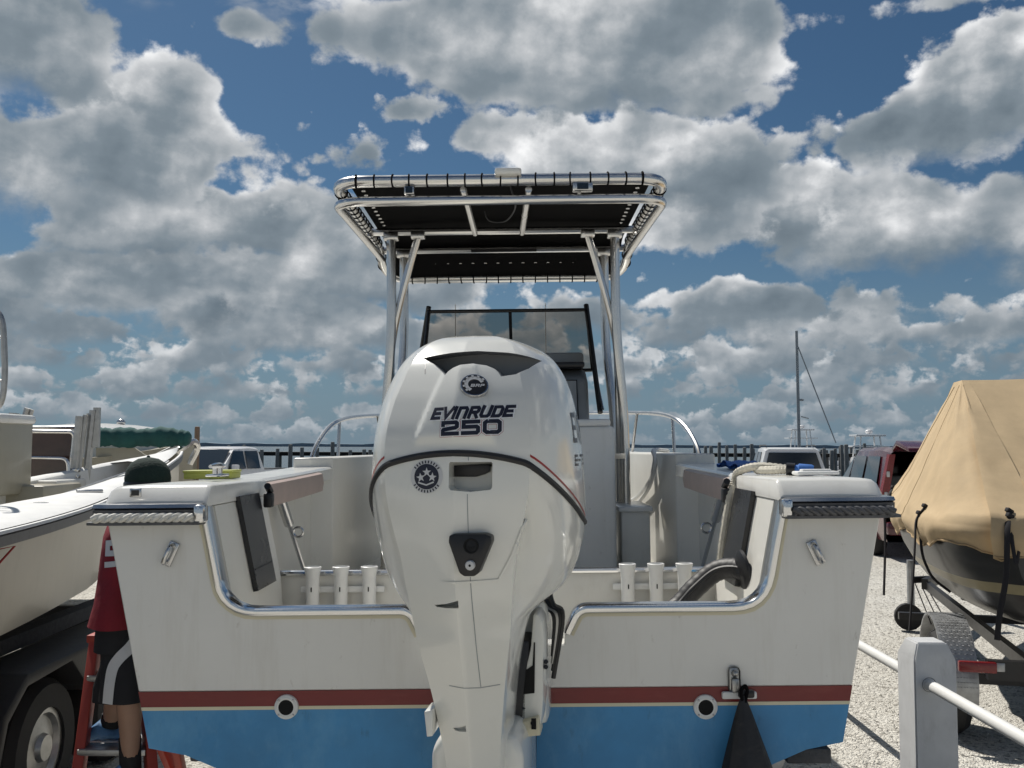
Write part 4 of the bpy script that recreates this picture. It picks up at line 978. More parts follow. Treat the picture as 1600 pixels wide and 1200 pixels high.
for i in range(15):
    r_ = []
    for j in range(9):
        x, y = -.07 + .15 * j / 8, -.2 + .42 * i / 14; r_.append(Vector((x, y, .010 + .008 * sin(i * .9 + j * .5) * cos(j * .8) + .012 * math.exp(-((i - 9) / 3) ** 2))))
    rg.append(r_)
MB().loft(rg + [[p + Vector((0, 0, -.012)) for p in r] for r in rg[::-1]], closed=False, caps=False, wrap=True).build('towel_cloth', 'bluefab', tw)
# black drawstring bag under the transducer
bagp = bw(bl(1161, 1088, -.09)); bag = thing('drawstring_bag', 'black cloth bag hanging by its string from the bracket on the transom', 'bag', Matrix.Translation(bagp))
rg = []
for i in range(22):
    t = i / 21; z = -.62 * t; r = .006 + .098 * min(1, t / .55) ** .9 * (1 - .55 * max(0, (t - .75) / .25) ** 2)
    rg.append([Vector((r * (1 + .16 * sin(5 * a + t * 2) * (1 - t * .3) + .07 * sin(11 * a + 3)) * cos(a) + .012 * t, r * .55 * (1 + .15 * cos(4 * a + 1)) * sin(a) - .055 * min(1, t / .5), z)) for a in [2 * pi * k / 28 for k in range(28)]])
MB().loft(rg).build('bag_cloth', 'bagc', bag, ang=60)
MB().tube(curve([(0, 0, -.02), (-.008, -.01, .012), (.004, -.004, .03), (.012, 0, .012), (.0, -.006, -.03)], 6), .005, 6).build('bag_string', 'canvas', bag)

# trailer below the white boat
tl = thing('boat_trailer', 'galvanised bunk trailer carrying the white centre-console boat', 'trailer', Matrix.Translation((0, 2.83, 0)))
for s in (-1, 1):
    MB().bar((s * .87, .03, .903), (s * .85, 3.4, .905), .13, .044, .006).build('bunk', 'bunk', tl)
    MB().bar((s * .62, .05, .52), (s * .62, 4.6, .52), .06, .12, .004).build('side_rail', 'galv', tl)
    for y in (.25, 1.3, 3.2): MB().bar((s * .66, y, .55), (s * .85, y, .885), .06, .06).build('bunk_post', 'galv', tl)
    for y in (1.9,):
        w_ = MB().lathe((s * 1.0, y, .34), [(.20, -.09), (.32, -.085), (.34, -.05), (.34, .05), (.32, .085), (.20, .09)], 28, 'X', wrap=True).build('wheel', 'tyre', tl)
        MB().lathe((s * 1.0, y, .34), [(.20, -.07), (.20, .06), (.05, .03), (.02, .05)], 24, 'X').build('rim', 'galv', w_)
    MB().prism([(1.45, .46), (1.5, .62), (1.7, .72), (2.1, .72), (2.3, .62), (2.35, .46), (2.32, .46), (2.27, .6), (2.08, .69), (1.72, .69), (1.53, .6), (1.48, .46)], s * .88, s * 1.12, 'yz').build('fender', 'galv', tl)
for y in (.3, 1.9, 4.5): MB().bar((-.95 if y == 1.9 else -.62, y, .45), (.95 if y == 1.9 else .62, y, .45), .07, .07).build('cross_member', 'galv', tl)
MB().bar((0, 4.4, .5), (0, 7.6, .5), .09, .09).build('tongue', 'galv', tl); MB().bar((0, 7.2, .5), (0, 7.0, 1.35), .08, .08).build('winch_post', 'galv', tl)
MB().tube([(0, 7.3, .5), (0, 7.3, .08)], .03, 10).build('jack', 'galv', tl); MB().lathe((0, 7.3, .08), [(.02, -.03), (.08, -.025), (.08, .025), (.02, .03)], 16, 'X').build('jack_wheel', 'tyre', tl)

# ------------------------------------------------------------------ child on a step ladder
def ladder():
    L = thing('step_ladder', 'orange-red fibreglass step ladder standing behind the port side of the white boat', 'ladder', Matrix.Translation(at(180, 1160, 3.5) * Vector((1, 1, 0)) if False else Vector((at(180, 1160, 3.5).x, 3.5, 0))))
    o = L.matrix_world.translation
    def P(x, y, D): return at(x, y, D) - o
    A0 = P(150, 1000, 3.62); dirn = (P(124, 1200, 3.42) - A0); A1 = A0 + dirn * (A0.z / -dirn.z)
    B0 = P(222, 1000, 3.62); dirn = (P(236, 1200, 3.42) - B0); B1 = B0 + dirn * (B0.z / -dirn.z)
    MB().bar(A0, A1, .035, .07, .004).build('rail', 'ladder', L); MB().bar(B0, B1, .035, .07, .004).build('rail', 'ladder', L)
    Cq = A0 + Vector((.02, .12, 0)); MB().bar(Cq, Vector((A1.x + .03, 1.0, 0)), .03, .05, .004).build('rear_rail', 'ladder', L)
    C1 = P(312, 1158, 4.3); Dq = B0 + Vector((.0, .12, 0)); MB().bar(Dq, Vector((C1.x - .05, .95, 0)), .03, .05, .004).build('rear_rail', 'ladder', L)
    for z in (.28, .555, .735, .96):
        f = (A0.z - z) / (A0.z - A1.z); a = A0.lerp(A1, f); b = B0.lerp(B1, f)
        MB().bar(a, b, .085, .022, .004).build('step', 'alu_dull', L)
    MB().bar(A0 + Vector((-.02, .04, .01)), B0 + Vector((.02, .04, .01)), .16, .03, .006).build('top_cap', 'ladder', L)
    MB().bar(Vector((A1.x + .04, .86, .3)), Vector((C1.x - .07, .84, .3)), .02, .03).build('spreader_bar', 'alu_dull', L)
ladder()
def person():
    org = Vector((at(195, 960, 3.42).x, 3.42, 0)); pr = thing('person', 'child in red jersey, black shorts and dark green cap climbing the red ladder', 'person', Matrix.Translation(org))
    def P(x, y, D): return at(x, y, D) - org
    J = {}; E = []
    def add(n, p, r, par=None): J[n] = (p, r); 
    def chain(*a):
        for i in range(len(a) - 1): E.append((a[i], a[i + 1]))
    add('hip', P(192, 955, 3.42), .085); add('waist', P(198, 905, 3.44), .066); add('chest', P(204, 845, 3.48), .066); add('neck', P(212, 795, 3.54), .036); add('jaw', P(224, 768, 3.58), .052); add('head', P(231, 745, 3.6), .070); add('crown', P(232, 730, 3.6), .05)
    chain('hip', 'waist', 'chest', 'neck', 'jaw', 'head', 'crown')
    add('lh', P(190, 985, 3.36), .066); add('lk', P(200, 1085, 3.34), .046); add('lc', P(203, 1122, 3.37), .042); add('la', P(204, 1196, 3.40), .028); chain('hip', 'lh', 'lk', 'lc', 'la')
    add('rh', P(190, 985, 3.48), .066); add('rk', P(186, 1075, 3.46), .046); add('rc', P(180, 1100, 3.52), .042); add('ra', P(172, 1130, 3.55), .028); chain('hip', 'rh', 'rk', 'rc', 'ra')
    for s, D in (('l', 3.40), ('r', 3.60)):
        add(s + 's', P(208, 822, D), .038); add(s + 'e', P(222, 880, D - .04), .033); add(s + 'w', P(250, 860, D), .022); chain('chest', s + 's', s + 'e', s + 'w')
        w = P(250, 860, D)
        add(s + 'p', w + Vector((.035, 0, .02)), .024); chain(s + 'w', s + 'p')
    names = list(J); me = bpy.data.meshes.new('body'); me.from_pydata([J[n][0] for n in names], [(names.index(a), names.index(b)) for a, b in E], [])
    o = link('body', me, pr); sk = o.modifiers.new('s', 'SKIN'); me.skin_vertices or None
    if not me.skin_vertices: me.attributes
    for i, n in enumerate(names): me.skin_vertices[0].data[i].radius = (J[n][1], J[n][1])
    me.skin_vertices[0].data[0].use_root = True
    o.modifiers.new('u', 'SUBSURF').levels = 2; o.modifiers['u'].render_levels = 2
    bpy.context.view_layer.update(); nm = bpy.data.meshes.new_from_object(o.evaluated_get(bpy.context.evaluated_depsgraph_get()))
    o.modifiers.clear(); o.data = nm; nm.materials.clear(); nm.materials.append(M['skin']); nm.polygons.foreach_set('use_smooth', [True] * len(nm.polygons))
    # fingers closed on the rail
    for s, D in (('l', 3.40), ('r', 3.60)):
        w = P(250, 860, D) + Vector((.05, 0, .03)); fb = MB()
        for k in range(4):
            y = -.022 + .014 * k; fb.tube(curve([w + Vector((0, y, 0)), w + Vector((.02, y, .012)), w + Vector((.034, y, .0)), w + Vector((.03, y, -.02))], 3), .0065, 6)
        fb.tube(curve([w + Vector((-.015, -.03, -.005)), w + Vector((.005, -.036, -.012)), w + Vector((.02, -.03, -.016))], 3), .0075, 6)
        fb.build('fingers', 'skin', pr)
    # face (turned away)
    h = P(231, 748, 3.6); fc = MB(); fc.sphere(h + Vector((.068, .02, -.01)), .012, (1, .8, 1.2), 8, 6); fc.sphere(h + Vector((.0, -.066, -.012)), .016, (.7, .4, 1.3), 8, 6); fc.build('face_detail', 'skin', pr)
    eb = MB(); eb.sphere(h + Vector((.058, -.012, .012)), .008, (1, 1, 1), 8, 6); eb.sphere(h + Vector((.05, .046, .012)), .008, (1, 1, 1), 8, 6); eb.build('eyes', 'hole', pr)
    # cap
    cb = MB(); prof = [(.080, -.032), (.083, .0), (.078, .030), (.062, .056), (.036, .072), (.006, .078)]
    cb.lathe(P(231, 747, 3.6), prof, 24); cb.sphere(P(231, 747, 3.6) + Vector((.0, 0, .078)), .007, u=8, v=6); cap = cb.build('cap', 'cap', pr)
    MB().lathe(P(231, 747, 3.6), [(.0815, -.036), (.0855, -.030), (.0855, -.018), (.082, -.012)], 24).build('cap_band', 'black', cap)
    # jersey
    def ring(c, rx, ry, n=28, ph=0., amp=.0): return [c + Vector((rx * cos(a) * (1 + amp * sin(5 * a + ph)), ry * sin(a) * (1 + amp * sin(5 * a + ph)), .02 * cos(a) * 0)) for a in [2 * pi * k / n for k in range(n)]]
    sh = MB(); sh.loft([ring(P(208, 800, 3.52), .05, .06), ring(P(206, 812, 3.51), .066, .125), ring(P(203, 835, 3.49), .076, .140, amp=.01), ring(P(200, 870, 3.46), .080, .135, amp=.02, ph=1), ring(P(197, 905, 3.44), .084, .130, amp=.025, ph=2), ring(P(195, 940, 3.42), .090, .138, amp=.03, ph=2.6), ring(P(193, 974, 3.41), .108, .145, amp=.035, ph=3.2)])
    for D in (3.41, 3.60):
        sh.tube(curve([P(206, 824, D + (.03 if D < 3.5 else -.03)), P(206, 845, D), P(216, 872, D - .03)], 4), [.046, .048, .05, .05, .052, .052, .052, .052, .053], 14)
    jer = sh.build('jersey', 'shirt', pr, ang=60)
    bv = BVHTree.FromObject(jer, bpy.context.evaluated_depsgraph_get())
    stick('jersey_number', word('S', .065, .085, .0095), 'silver', bv, P(173, 866, 3.3), .12, .003, jer, l=.01)
    stick('jersey_trim', word('I', .01, .03, .004), 'silver', bv, P(181, 826, 3.3), .1, .003, jer, l=.01)
    # shorts
    st = MB(); st.loft([ring(P(197, 955, 3.42), .084, .13), ring(P(196, 985, 3.42), .090, .14), ring(P(195, 1010, 3.42), .092, .142)])
    for (D0, D1, x) in ((3.37, 3.335, 200), (3.48, 3.46, 188)):
        st.loft([ring(P(195, 990, D0), .08, .075), ring(P(196, 1030, (D0 + D1) / 2), .083, .076, amp=.04), ring(P(x - 2, 1070, D1), .086, .078, amp=.05, ph=1), ring(P(x - 2, 1092, D1), .087, .080, amp=.05, ph=1.5)])
    sho = st.build('shorts', 'shorts', pr, ang=60)
    bv = BVHTree.FromObject(sho, bpy.context.evaluated_depsgraph_get()); sb = bmesh.new()
    cc = [(212, 960), (213, 985), (203, 1010), (185, 1030), (176, 1048), (172, 1090)]; c3 = [P(x, y, 3.28) for x, y in cc]
    c2 = curve([(p.x, p.z, 0) for p in c3], 5); ribbon(sb, [(p.x, p.y) for p in c2], .019); stick('shorts_stripe', sb, 'silver', bv, Vector((0, 0, 0)), 0, .003, sho, l=.02)
    for (x, y, D, x0, y0, dx) in ((204, 1207, 3.40, 203, 1152, -.012), (171, 1138, 3.55, 176, 1118, -.01)):
        MB().tube([P(x0, y0, D), P(x, y - 4, D)], [.038, .036], 14).build('sock', 'shorts', pr)
        a = P(x, y, D); s_ = MB(); rg = []
        for (yy, w, h, z) in ((-.07, .012, .02, -.01), (-.06, .032, .05, 0), (-.02, .038, .07, .008), (.03, .040, .055, 0), (.08, .042, .042, -.006), (.115, .034, .032, -.010), (.13, .012, .02, -.014)):
            rg.append([a + Vector((yy * .8 + dx, w * cos(t) + yy * .3, -.03 + z + h * (.5 + .5 * sin(t)) - .01)) for t in [2 * pi * k / 14 for k in range(14)]])
        sh_ = s_.loft(rg).build('trainer', 'shoe', pr, ang=60)
        MB().prism([(-.075, -.035), (-.02, -.044), (.06, -.046), (.11, -.034), (.115, .034), (.06, .046), (-.02, .044), (-.075, .035)], -.058, -.038, 'xy', bev=.004).xf(Matrix.Translation(a + Vector((dx + .01, .02, 0)))).build('sole', 'white', sh_)
person()

# ------------------------------------------------------------------ cream skiff on the left with its trailer
def skiff():
    S = thing('skiff', 'cream open skiff with smoked windscreen on the trailer at the left edge', 'boat', Matrix.Translation((-3.1, 5, 0)))
    o = S.matrix_world.translation
    T = [  # Y, starboard x, port x, z sheer
        (1.0, -2.02, -4.2, 1.40), (2.8, -2.09, -4.2, 1.40), (4.2, -2.235, -4.15, 1.41), (5.1, -2.37, -4.05, 1.42), (6.0, -2.545, -3.9, 1.44), (7.0, -2.72, -3.7, 1.51), (8.0, -2.90, -3.48, 1.61), (8.8, -3.06, -3.28, 1.69), (9.15, -3.155, -3.175, 1.73)]
    ys = [1.0 + 8.15 * i / 30 for i in range(31)]
    def g(Y): return interp(T, Y)
    def ring(Y):
        xs, xp, z = g(Y); k = max(0, (Y - 6) / 3.15); c = (xs + xp) / 2; zc = .93 + .55 * k ** 1.5; f = .93 * (1 - .55 * k)
        sx = c + (xs - c) * f; px_ = c + (xp - c) * f
        return [Vector(p) - o for p in ((xs, Y, z), (c + (xs - c) * (f + (1 - f) * .5), Y, (z + zc) / 2), (sx, Y, zc), (c, Y, zc - .26 * (1 - k * .6)), (px_, Y, zc), (xp, Y, z))]
    MB().loft([ring(Y) for Y in ys], closed=False).build('hull', 'cream_hull', S)
    MB().loft([[Vector(p) - o for p in ((g(Y)[0] + .004, Y, g(Y)[2] - .0), (g(Y)[0] + .03, Y, g(Y)[2] - .005), (g(Y)[0] + .032, Y, g(Y)[2] - .05), (g(Y)[0] + .0, Y, g(Y)[2] - .055))] for Y in ys]).build('rub_rail', 'grail', S)
    MB().loft([[Vector(p) - o for p in ((g(Y)[0] + .01, Y, g(Y)[2] + .002), (g(Y)[0] + .034, Y, g(Y)[2] + .004), (g(Y)[0] + .03, Y, g(Y)[2] + .018), (g(Y)[0] + .01, Y, g(Y)[2] + .018))] for Y in ys]).build('rail_cap', 'white', S)
    WT = [(1.0, .50), (5.2, .46), (5.7, .42), (6.3, .30), (7.3, .20), (8.3, .16)]
    for sd_ in (0, 1):
        rg = []
        for Y in [3.0 + 5.4 * i / 24 for i in range(25)]:
            xs, xp, z = g(Y); w = interp(WT, Y)[0]; a_, d_ = (xs, -1) if sd_ == 0 else (xp, 1)
            rg.append([Vector(p) - o for p in ((a_ + .008 * d_, Y, z + .018), (a_ + .05 * d_, Y, z + .032), (a_ + (w - .03) * d_, Y, z + .045), (a_ + w * d_, Y, z + .03), (a_ + w * d_, Y, z - .10), (a_ + (w + .02) * d_, Y, 1.0))])
        MB().loft(rg, closed=False).build('side_deck', 'white', S)
    rg = []
    for Y in (8.0, 8.3, 8.6, 8.9, 9.13):
        xs, xp, z = g(Y); rg.append([Vector(p) - o for p in ((xs - .02, Y, z + .03), ((xs + xp) / 2, Y, z + .06), (xp + .02, Y, z + .03))])
    MB().loft(rg, closed=False).build('foredeck', 'white', S)
    MB().prism([(-2.7 - o.x, 2.0 - o.y), (-2.85 - o.x, 6.0 - o.y), (-3.1 - o.x, 8.3 - o.y), (-3.4 - o.x, 8.3 - o.y), (-3.9 - o.x, 6 - o.y), (-4.1 - o.x, 2.0 - o.y)], 1.0, 1.03, 'xy').build('cockpit_floor', 'cream_hull', S)
    b = MB()
    for s0, s1 in (((98, 775), (196, 741)), ((106, 778), (200, 744))): b.tube([at(*s0, 6.3) - o + Vector((0, 0, .012)), at(*s1, 7.3) - o + Vector((0, 0, .012))], .006, 6)
    b.build('deck_track', 'grey', S)
    c = MB(); q = at(62, 789, 5.6) - o; c.lathe(q, [(.05, 0), (.055, .012), (.03, .016), (.01, .016)], 20); c.build('deck_filler', 'steel', S)
    c = MB(); q = at(140, 767, 6.3) - o; c.box(q, (.16, .05, .02), rot=(0, 0, .5), bev=.006); c.build('pop_up_cleat', 'steel', S)
    # console, windscreen and frames
    MB().box(at(8, 712, 6.6) - o, (.14, .5, .54), bev=.03).build('seat_back', 'cream_hull', S); MB().box(at(6, 655, 6.6) - o, (.22, .5, .07), bev=.03).build('seat_top', 'gel', S)
    MB().box(at(40, 782, 7.0) - o, (.55, .6, .24), bev=.02).build('console', 'cream_hull', S); MB().box(at(70, 757, 7.3) - o, (.42, .5, .08), bev=.02).build('console_top', 'gel', S)
    D = 7.6; wpts = [at(x, y, D) - o for x, y in ((26, 758), (28, 676), (112, 678), (105, 758))]
    w = MB().loft([wpts, [p + Vector((0, .012, 0)) for p in wpts]]).build('windscreen', 'brown_glass', S)
    MB().tube(fillet([at(15, 762, D) - o, at(20, 674, D) - o, at(117, 675, D) - o, at(108, 768, D) - o], {1: .05, 2: .05}), .017, 8).build('windscreen_frame', 'alu', w)
    MB().tube(fillet([at(15, 745, D - .1) - o, at(17, 714, D - .1) - o, at(106, 716, D - .1) - o, at(108, 765, D - .1) - o], {1: .06, 2: .06}), .014, 8).build('grab_rail', 'alu', S)
    MB().tube([at(30, 668, D + .3) - o, at(130, 668, D + .3) - o], .014, 8).build('grab_rail', 'alu', S)
    for (x0, y0, x1, y1, r_, dd) in ((124, 650, 112, 770, .03, 0), (134, 648, 119, 762, .022, .05), (146, 641, 133, 760, .032, .1), (139, 646, 140, 752, .02, .15), (20, 645, 8, 762, .03, .2), (28, 646, 20, 740, .018, .25), (44, 638, 33, 672, .03, .3), (50, 640, 42, 670, .018, .3)):
        MB().tube([at(x0, y0, D + dd) - o, at(x1, y1, D + dd) - o], r_, 8).build('tower_leg', 'alu_dull', S)
    MB().box(at(151, 668, D + .1) - o, (.05, .03, .32)).build('hinge_plate', 'alu_dull', S)
    for y in (735, 745): MB().box(at(115, y, D - .05) - o, (.09, .06, .03), bev=.008).build('leg_clamp', 'alu', S)
    MB().tube(curve([at(-12, 480, 5.6) - o, at(3, 500, 5.6) - o, at(7, 550, 5.6) - o, at(7, 595, 5.6) - o, at(1, 630, 5.6) - o, at(-20, 660, 5.6) - o, at(-20, 760, 5.6) - o], 5), .018, 8).build('tower_tube', 'alu_dull', S)
    for y in (527, 595): MB().tube([at(-25, y, 5.6) - o, at(8, y, 5.6) - o], .009, 6).build('tower_rung', 'alu', S)
    # red outline mark on the bow side
    bm = bmesh.new(); 
    pts = [at(-30, 905, 4.25), at(18, 852, 4.32), at(-30, 862, 4.25), at(-30, 905, 4.25)]
    MB().tube([Vector((p.x + .0, p.y, p.z)) - o + Vector((.03, -.03, 0)) for p in pts], .006, 6).build('hull_mark', 'redp', S)
skiff()
def skiff_trailer():
    Tt = thing('skiff_trailer', 'black tandem trailer with dark fender carrying the cream skiff', 'trailer', Matrix.Translation((-3.1, 5.2, 0)))
    X = .72
    for s in (-1, 1):
        MB().bar((s * X * .62, -2.8, .74), (s * X * .55, 2.2, .76), .10, .08).build('bunk', 'bunk', Tt)
        MB().bar((s * X * .8, -3.0, .50), (s * X * .8, 2.2, .50), .07, .16).build('side_rail', 'black', Tt)
        P = [(-1.0, .40), (-.95, .62), (-.75, .76), (.75, .76), (.98, .64), (1.15, .42), (1.2, .36), (1.12, .36), (.92, .58), (.72, .70), (.3, .72), (.12, .56), (0, .5), (-.12, .56), (-.3, .72), (-.74, .70), (-.9, .58), (-.96, .40)]
        MB().prism(P, s * (X - .14), s * (X + .18), 'yz', bev=.01).build('fender', 'rubber', Tt)
        for y in (-.42, .46):
            w = MB().lathe((s * (X + .02), y, .33), [(.19, -.10), (.30, -.10), (.33, -.06), (.33, .06), (.30, .10), (.19, .10)], 32, 'X', wrap=True).build('wheel', 'tyre', Tt)
            rm = MB().lathe((s * (X + .02), y, .33), [(.195, -.08), (.195, .085), (.165, .085), (.15, .06), (.07, .075), (.06, .10), (.01, .10)], 28, 'X').build('rim', 'alu_dull', w)
    for y in (-.42, .46, -2.8, 2.1): MB().bar((-X, y, .36), (X, y, .36), .06, .06).build('axle', 'black', Tt)
    for y in (-2.0, 0, 1.8): MB().bar((-X * .7, y, .5), (X * .7, y, .5), .06, .3).build('cross_member', 'black', Tt)
    MB().bar((0, 2.1, .5), (-.2, 4.4, .5), .08, .1).build('tongue', 'black', Tt); MB().tube([(-.2, 4.2, .5), (-.2, 4.2, 0.02)], .03, 8).build('jack', 'black', Tt)
skiff_trailer()
def cuddy():
    B = thing('cabin_boat', 'white boat with furled teal canvas and bow pulpit behind the cream skiff', 'boat', Matrix.Translation((-5.2, 11, 0)))
    o = B.matrix_world.translation
    D = 11.0
    # hull: bow towards the right
    st = []
    for (x, zt, hw) in ((-60, 725, 1.1), (60, 722, 1.15), (150, 718, 1.15), (220, 712, .95), (270, 702, .55), (305, 692, .08)):
        p = at(x, zt, D) - o; k = hw
        st.append([p + Vector((0, -k, 0)), p + Vector((0, -k * .92, -.35)), p + Vector((0, -k * .8, -.7)), Vector((p.x - .12, 0, p.z - 1.0 + (.4 if hw < .6 else 0))), p + Vector((0, k * .8, -.7)), p + Vector((0, k, 0)), p + Vector((0, k * .4, .05)), p + Vector((0, -k * .4, .05))])
    MB().loft(st).build('hull', 'cream_hull', B)
    # cabin
    rg = []
    for (x, y, hw) in ((100, 666, .8), (150, 663, .85), (190, 663, .8), (230, 668, .65), (262, 676, .4), (272, 684, .15)):
        p = at(x, y, D) - o; b_ = at(x + 8, 716, D) - o
        rg.append([Vector((b_.x, -hw, b_.z)), Vector((p.x, -hw * .9, p.z - .06)), Vector((p.x, -hw * .5, p.z)), Vector((p.x, hw * .5, p.z)), Vector((p.x, hw * .9, p.z - .06)), Vector((b_.x, hw, b_.z))])
    MB().loft(rg).build('cabin', 'gel', B)
    cp = [at(x, y, D - .95) - o for x, y in ((148, 683), (175, 683), (210, 684), (250, 683), (280, 684), (297, 686))]
    cc = curve(cp, 8); MB().tube(cc, [.10 - .05 * max(0, (i - 30) / 12) + .006 * sin(i * 1.37) + .009 * sin(i * .53 + 1) + .004 * sin(i * 2.9) for i in range(len(cc))], 16).build('furled_canvas', 'teal', B, ang=80)
    MB().prism([(q.x, q.z) for q in (at(x, y, D - .9) - o for x, y in ((150, 700), (210, 700), (228, 712), (226, 722), (150, 722)))], -.9, -.86).build('cabin_side', 'cream_hull', B)
    for k in range(3): MB().bar(at(222 + 9 * k, 722 - 4 * k, D - .9) - o, at(298 + 2 * k, 685 + 4 * k, D - .6) - o, .05, .03).build('pulpit_plank', 'alu_dull', B)
    MB().tube(curve([at(240, 722, D - 1) - o, at(275, 706, D - .9) - o, at(300, 690, D - .7) - o, at(308, 700, D - .6) - o, at(296, 725, D - .6) - o], 6), .035, 8).build('pulpit_rail', 'alu', B)
    MB().sphere(at(189, 660, D) - o, .05, (1, 1, .8), 10, 8).build('horn', 'steel', B)
    for x in (60, 230):
        for s in (-.5, .5): MB().bar(Vector((at(x, 700, D).x, 11 + s, 0)) - o, Vector((at(x, 700, D).x, 11 + s * .9, 1.0)) - o, .1, .1).build('stand', 'brownpost', B)
cuddy()

# ------------------------------------------------------------------ covered boat on the right
PIV = Vector((2.66, 5.85, 0))
COVROT = Matrix.Translation(PIV) @ Matrix.Rotation(R(-13), 4, 'Z') @ Matrix.Translation(-PIV)
def covered():
    RM = COVROT; B = thing('covered_boat', 'charcoal boat under a laced tan canvas cover on a trailer at the right edge', 'boat', RM @ Matrix.Translation((3.75, 7.2, 0)))
    o = Vector((3.75, 7.2, 0)); X0 = 3.78; BIw = B.matrix_world.inverted() if False else (RM @ Matrix.Translation(o)).inverted()
    T = [(5.75, .80, .62), (5.9, 1.02, .78), (6.2, 1.13, .86), (6.8, 1.17, .90), (7.6, 1.15, .88), (8.6, .98, .72), (9.6, .62, .42), (10.3, .22, .12), (10.5, .05, .03)]  # Y, half beam, half chine
    ys = [5.75, 5.8, 5.9, 6.05] + [6.2 + i * .25 for i in range(17)] + [10.35, 10.5]
    def sec(Y):
        hb, hc = interp(T, Y); k = max(0, (Y - 8.0) / 2.5); zs = 1.30 + .16 * k; zc = .78 + .4 * k * k; zk = .55 + .55 * k ** 2
        return hb, hc, zs, zc, zk
    def ring(Y, s):
        hb, hc, zs, zc, zk = sec(Y)
        return [(hb, zs), (hb * .995, zs - .12), (hb * .96, zs - .24), (hb * .93, zs - .30)], [(hb * .93, zs - .30), (hb * .90, zs - .36)], [(hb * .90, zs - .36), (hc + (hb * .9 - hc) * .5, zc + .06), (hc, zc), (hc * .5, (zc + zk) / 2 - .01), (0, zk)]
    for nm, idx, m in (('topside', 0, 'dhull'), ('side_stripe', 1, 'tanstripe'), ('hull_bottom', 2, 'dhull')):
        for s in (-1, 1):
            rg = [[Vector((X0 + s * x, Y, z)) - o for x, z in ring(Y, s)[idx]] for Y in ys]; MB().loft(rg, closed=False).build(nm, m, B)
        pr = ring(ys[0], 1)[idx]; MB().loft([[Vector((X0 - x, ys[0], z)) - o for x, z in pr], [Vector((X0 + x, ys[0], z)) - o for x, z in pr]], closed=False, caps=False).build(nm, m, B)
    # cover
    R0 = RM.inverted() @ at(1503, 594, 7.0); R1 = R0 + Vector((1.1, .05, .06)); rg = []
    NTH = 260; rows = 34; rnd = random.Random(2)
    fol = [(rnd.uniform(5, 26), rnd.uniform(0, 6.28), rnd.uniform(.3, 1)) for _ in range(7)]
    edge = []
    yy = [5.70, 5.75, 5.85, 6.0] + [6.2 + i * .3 for i in range(14)] + [10.4, 10.55]
    left = [(X0 - interp(T, min(max(y, 5.75), 10.5))[0] - .035, y) for y in yy]; right = [(2 * X0 - x, y) for x, y in left[::-1]]
    foot = left + right
    per = curve([(x, y, 0) for x, y in foot], 6, closed=True); LN = [0]
    for i in range(1, len(per)): LN.append(LN[-1] + (per[i] - per[i - 1]).length)
    tot = LN[-1] + (per[0] - per[-1]).length
    def epos(t):
        d = t * tot
        for i in range(len(per) - 1):
            if LN[i + 1] >= d: return per[i].lerp(per[i + 1], (d - LN[i]) / max(1e-6, LN[i + 1] - LN[i]))
        return per[-1]
    for r in range(rows + 1):
        ring_ = []
        for k in range(NTH):
            t = k / NTH; e = epos(t); kx = max(0, (e.y - 8) / 2.5); ze = 1.36 + .16 * kx
            # nearest point on ridge
            f = min(1, max(0, (e.x - R0.x) / (R1.x - R0.x))); f = f * f * (3 - 2 * f); rp = R0.lerp(R1, f); rp = Vector((rp.x, rp.y + .35 * max(0, (e.y - 7) / 3), rp.z - .02 * sin(pi * f)))
            nz = sum(a * sin(w * 2 * pi * t * 3 + p) for w, p, a in fol) / 4
            if r <= 24:
                u = r / 24; g = u - .16 * sin(pi * u) * (1 if u > 0 else 0) * .9
                gg = 1 - (1 - u) ** 1.12
                x, y = rp.x + (e.x - rp.x) * u, rp.y + (e.y - rp.y) * u
                z = rp.z + (ze - rp.z) * (gg * .9 + .1 * u * u) + .020 * nz * sin(pi * min(1, u * 1.1)) * u + .050 * mnoise.fractal(Vector((t * 22, u * 1.5 + t * 9, 3)), 1.0, 2.0, 4) * min(1, 5 * u) * (.5 + u)
                if u > .85: z += .02 * (u - .85) / .15
                ring_.append(Vector((x, y, z)) - o)
            else:
                v = (r - 24) / 10; d = (e - Vector((X0, e.y if 6.3 < e.y < 9 else 7.2, 0))); d.z = 0; d = d.normalized()
                bul = .03 * sin(pi * min(1, v * 1.05)) + .014 * nz * v + .022 * mnoise.fractal(Vector((t * 60, v * 1.2, 8)), 1.0, 2.0, 4) * v; sag = .17 + .035 * sin(2 * pi * t * 13 + .6) + .02 * nz
                ring_.append(Vector((e.x + d.x * (bul - .015 * v), e.y + d.y * (bul - .015 * v), ze + .0 - sag * v)) - o)
        rg.append(ring_)
    cvo = MB().loft(rg, caps=False).build('canvas_cover', 'tan', B, ang=70)
    M['tanseam'] = mat('canvas_seam', (.40, .29, .165), .9)
    for k in range(6, NTH, 26): MB().tube([rg[r_][k] for r_ in range(1, rows + 1)], .0038, 5).build('seam', 'tanseam', cvo)
    MB().tube(rg[-1], .007, 6, closed=True).build('hem_cord', 'tanseam', cvo)
    bmt = bmesh.new(); bmt.from_mesh(cvo.data); bvc = BVHTree.FromBMesh(bmt)
    def on(x, y, D, lift=.02):                # strap points follow the cloth where they lie on it
        c = BIw @ CM.translation; d = (BIw.to_3x3() @ ray(x, y)).normalized(); h = bvc.ray_cast(c, d)
        return (h[0] - d * lift, (B_W @ h[0]).y) if h[0] is not None else (None, D)
    B_W = RM @ Matrix.Translation(o)
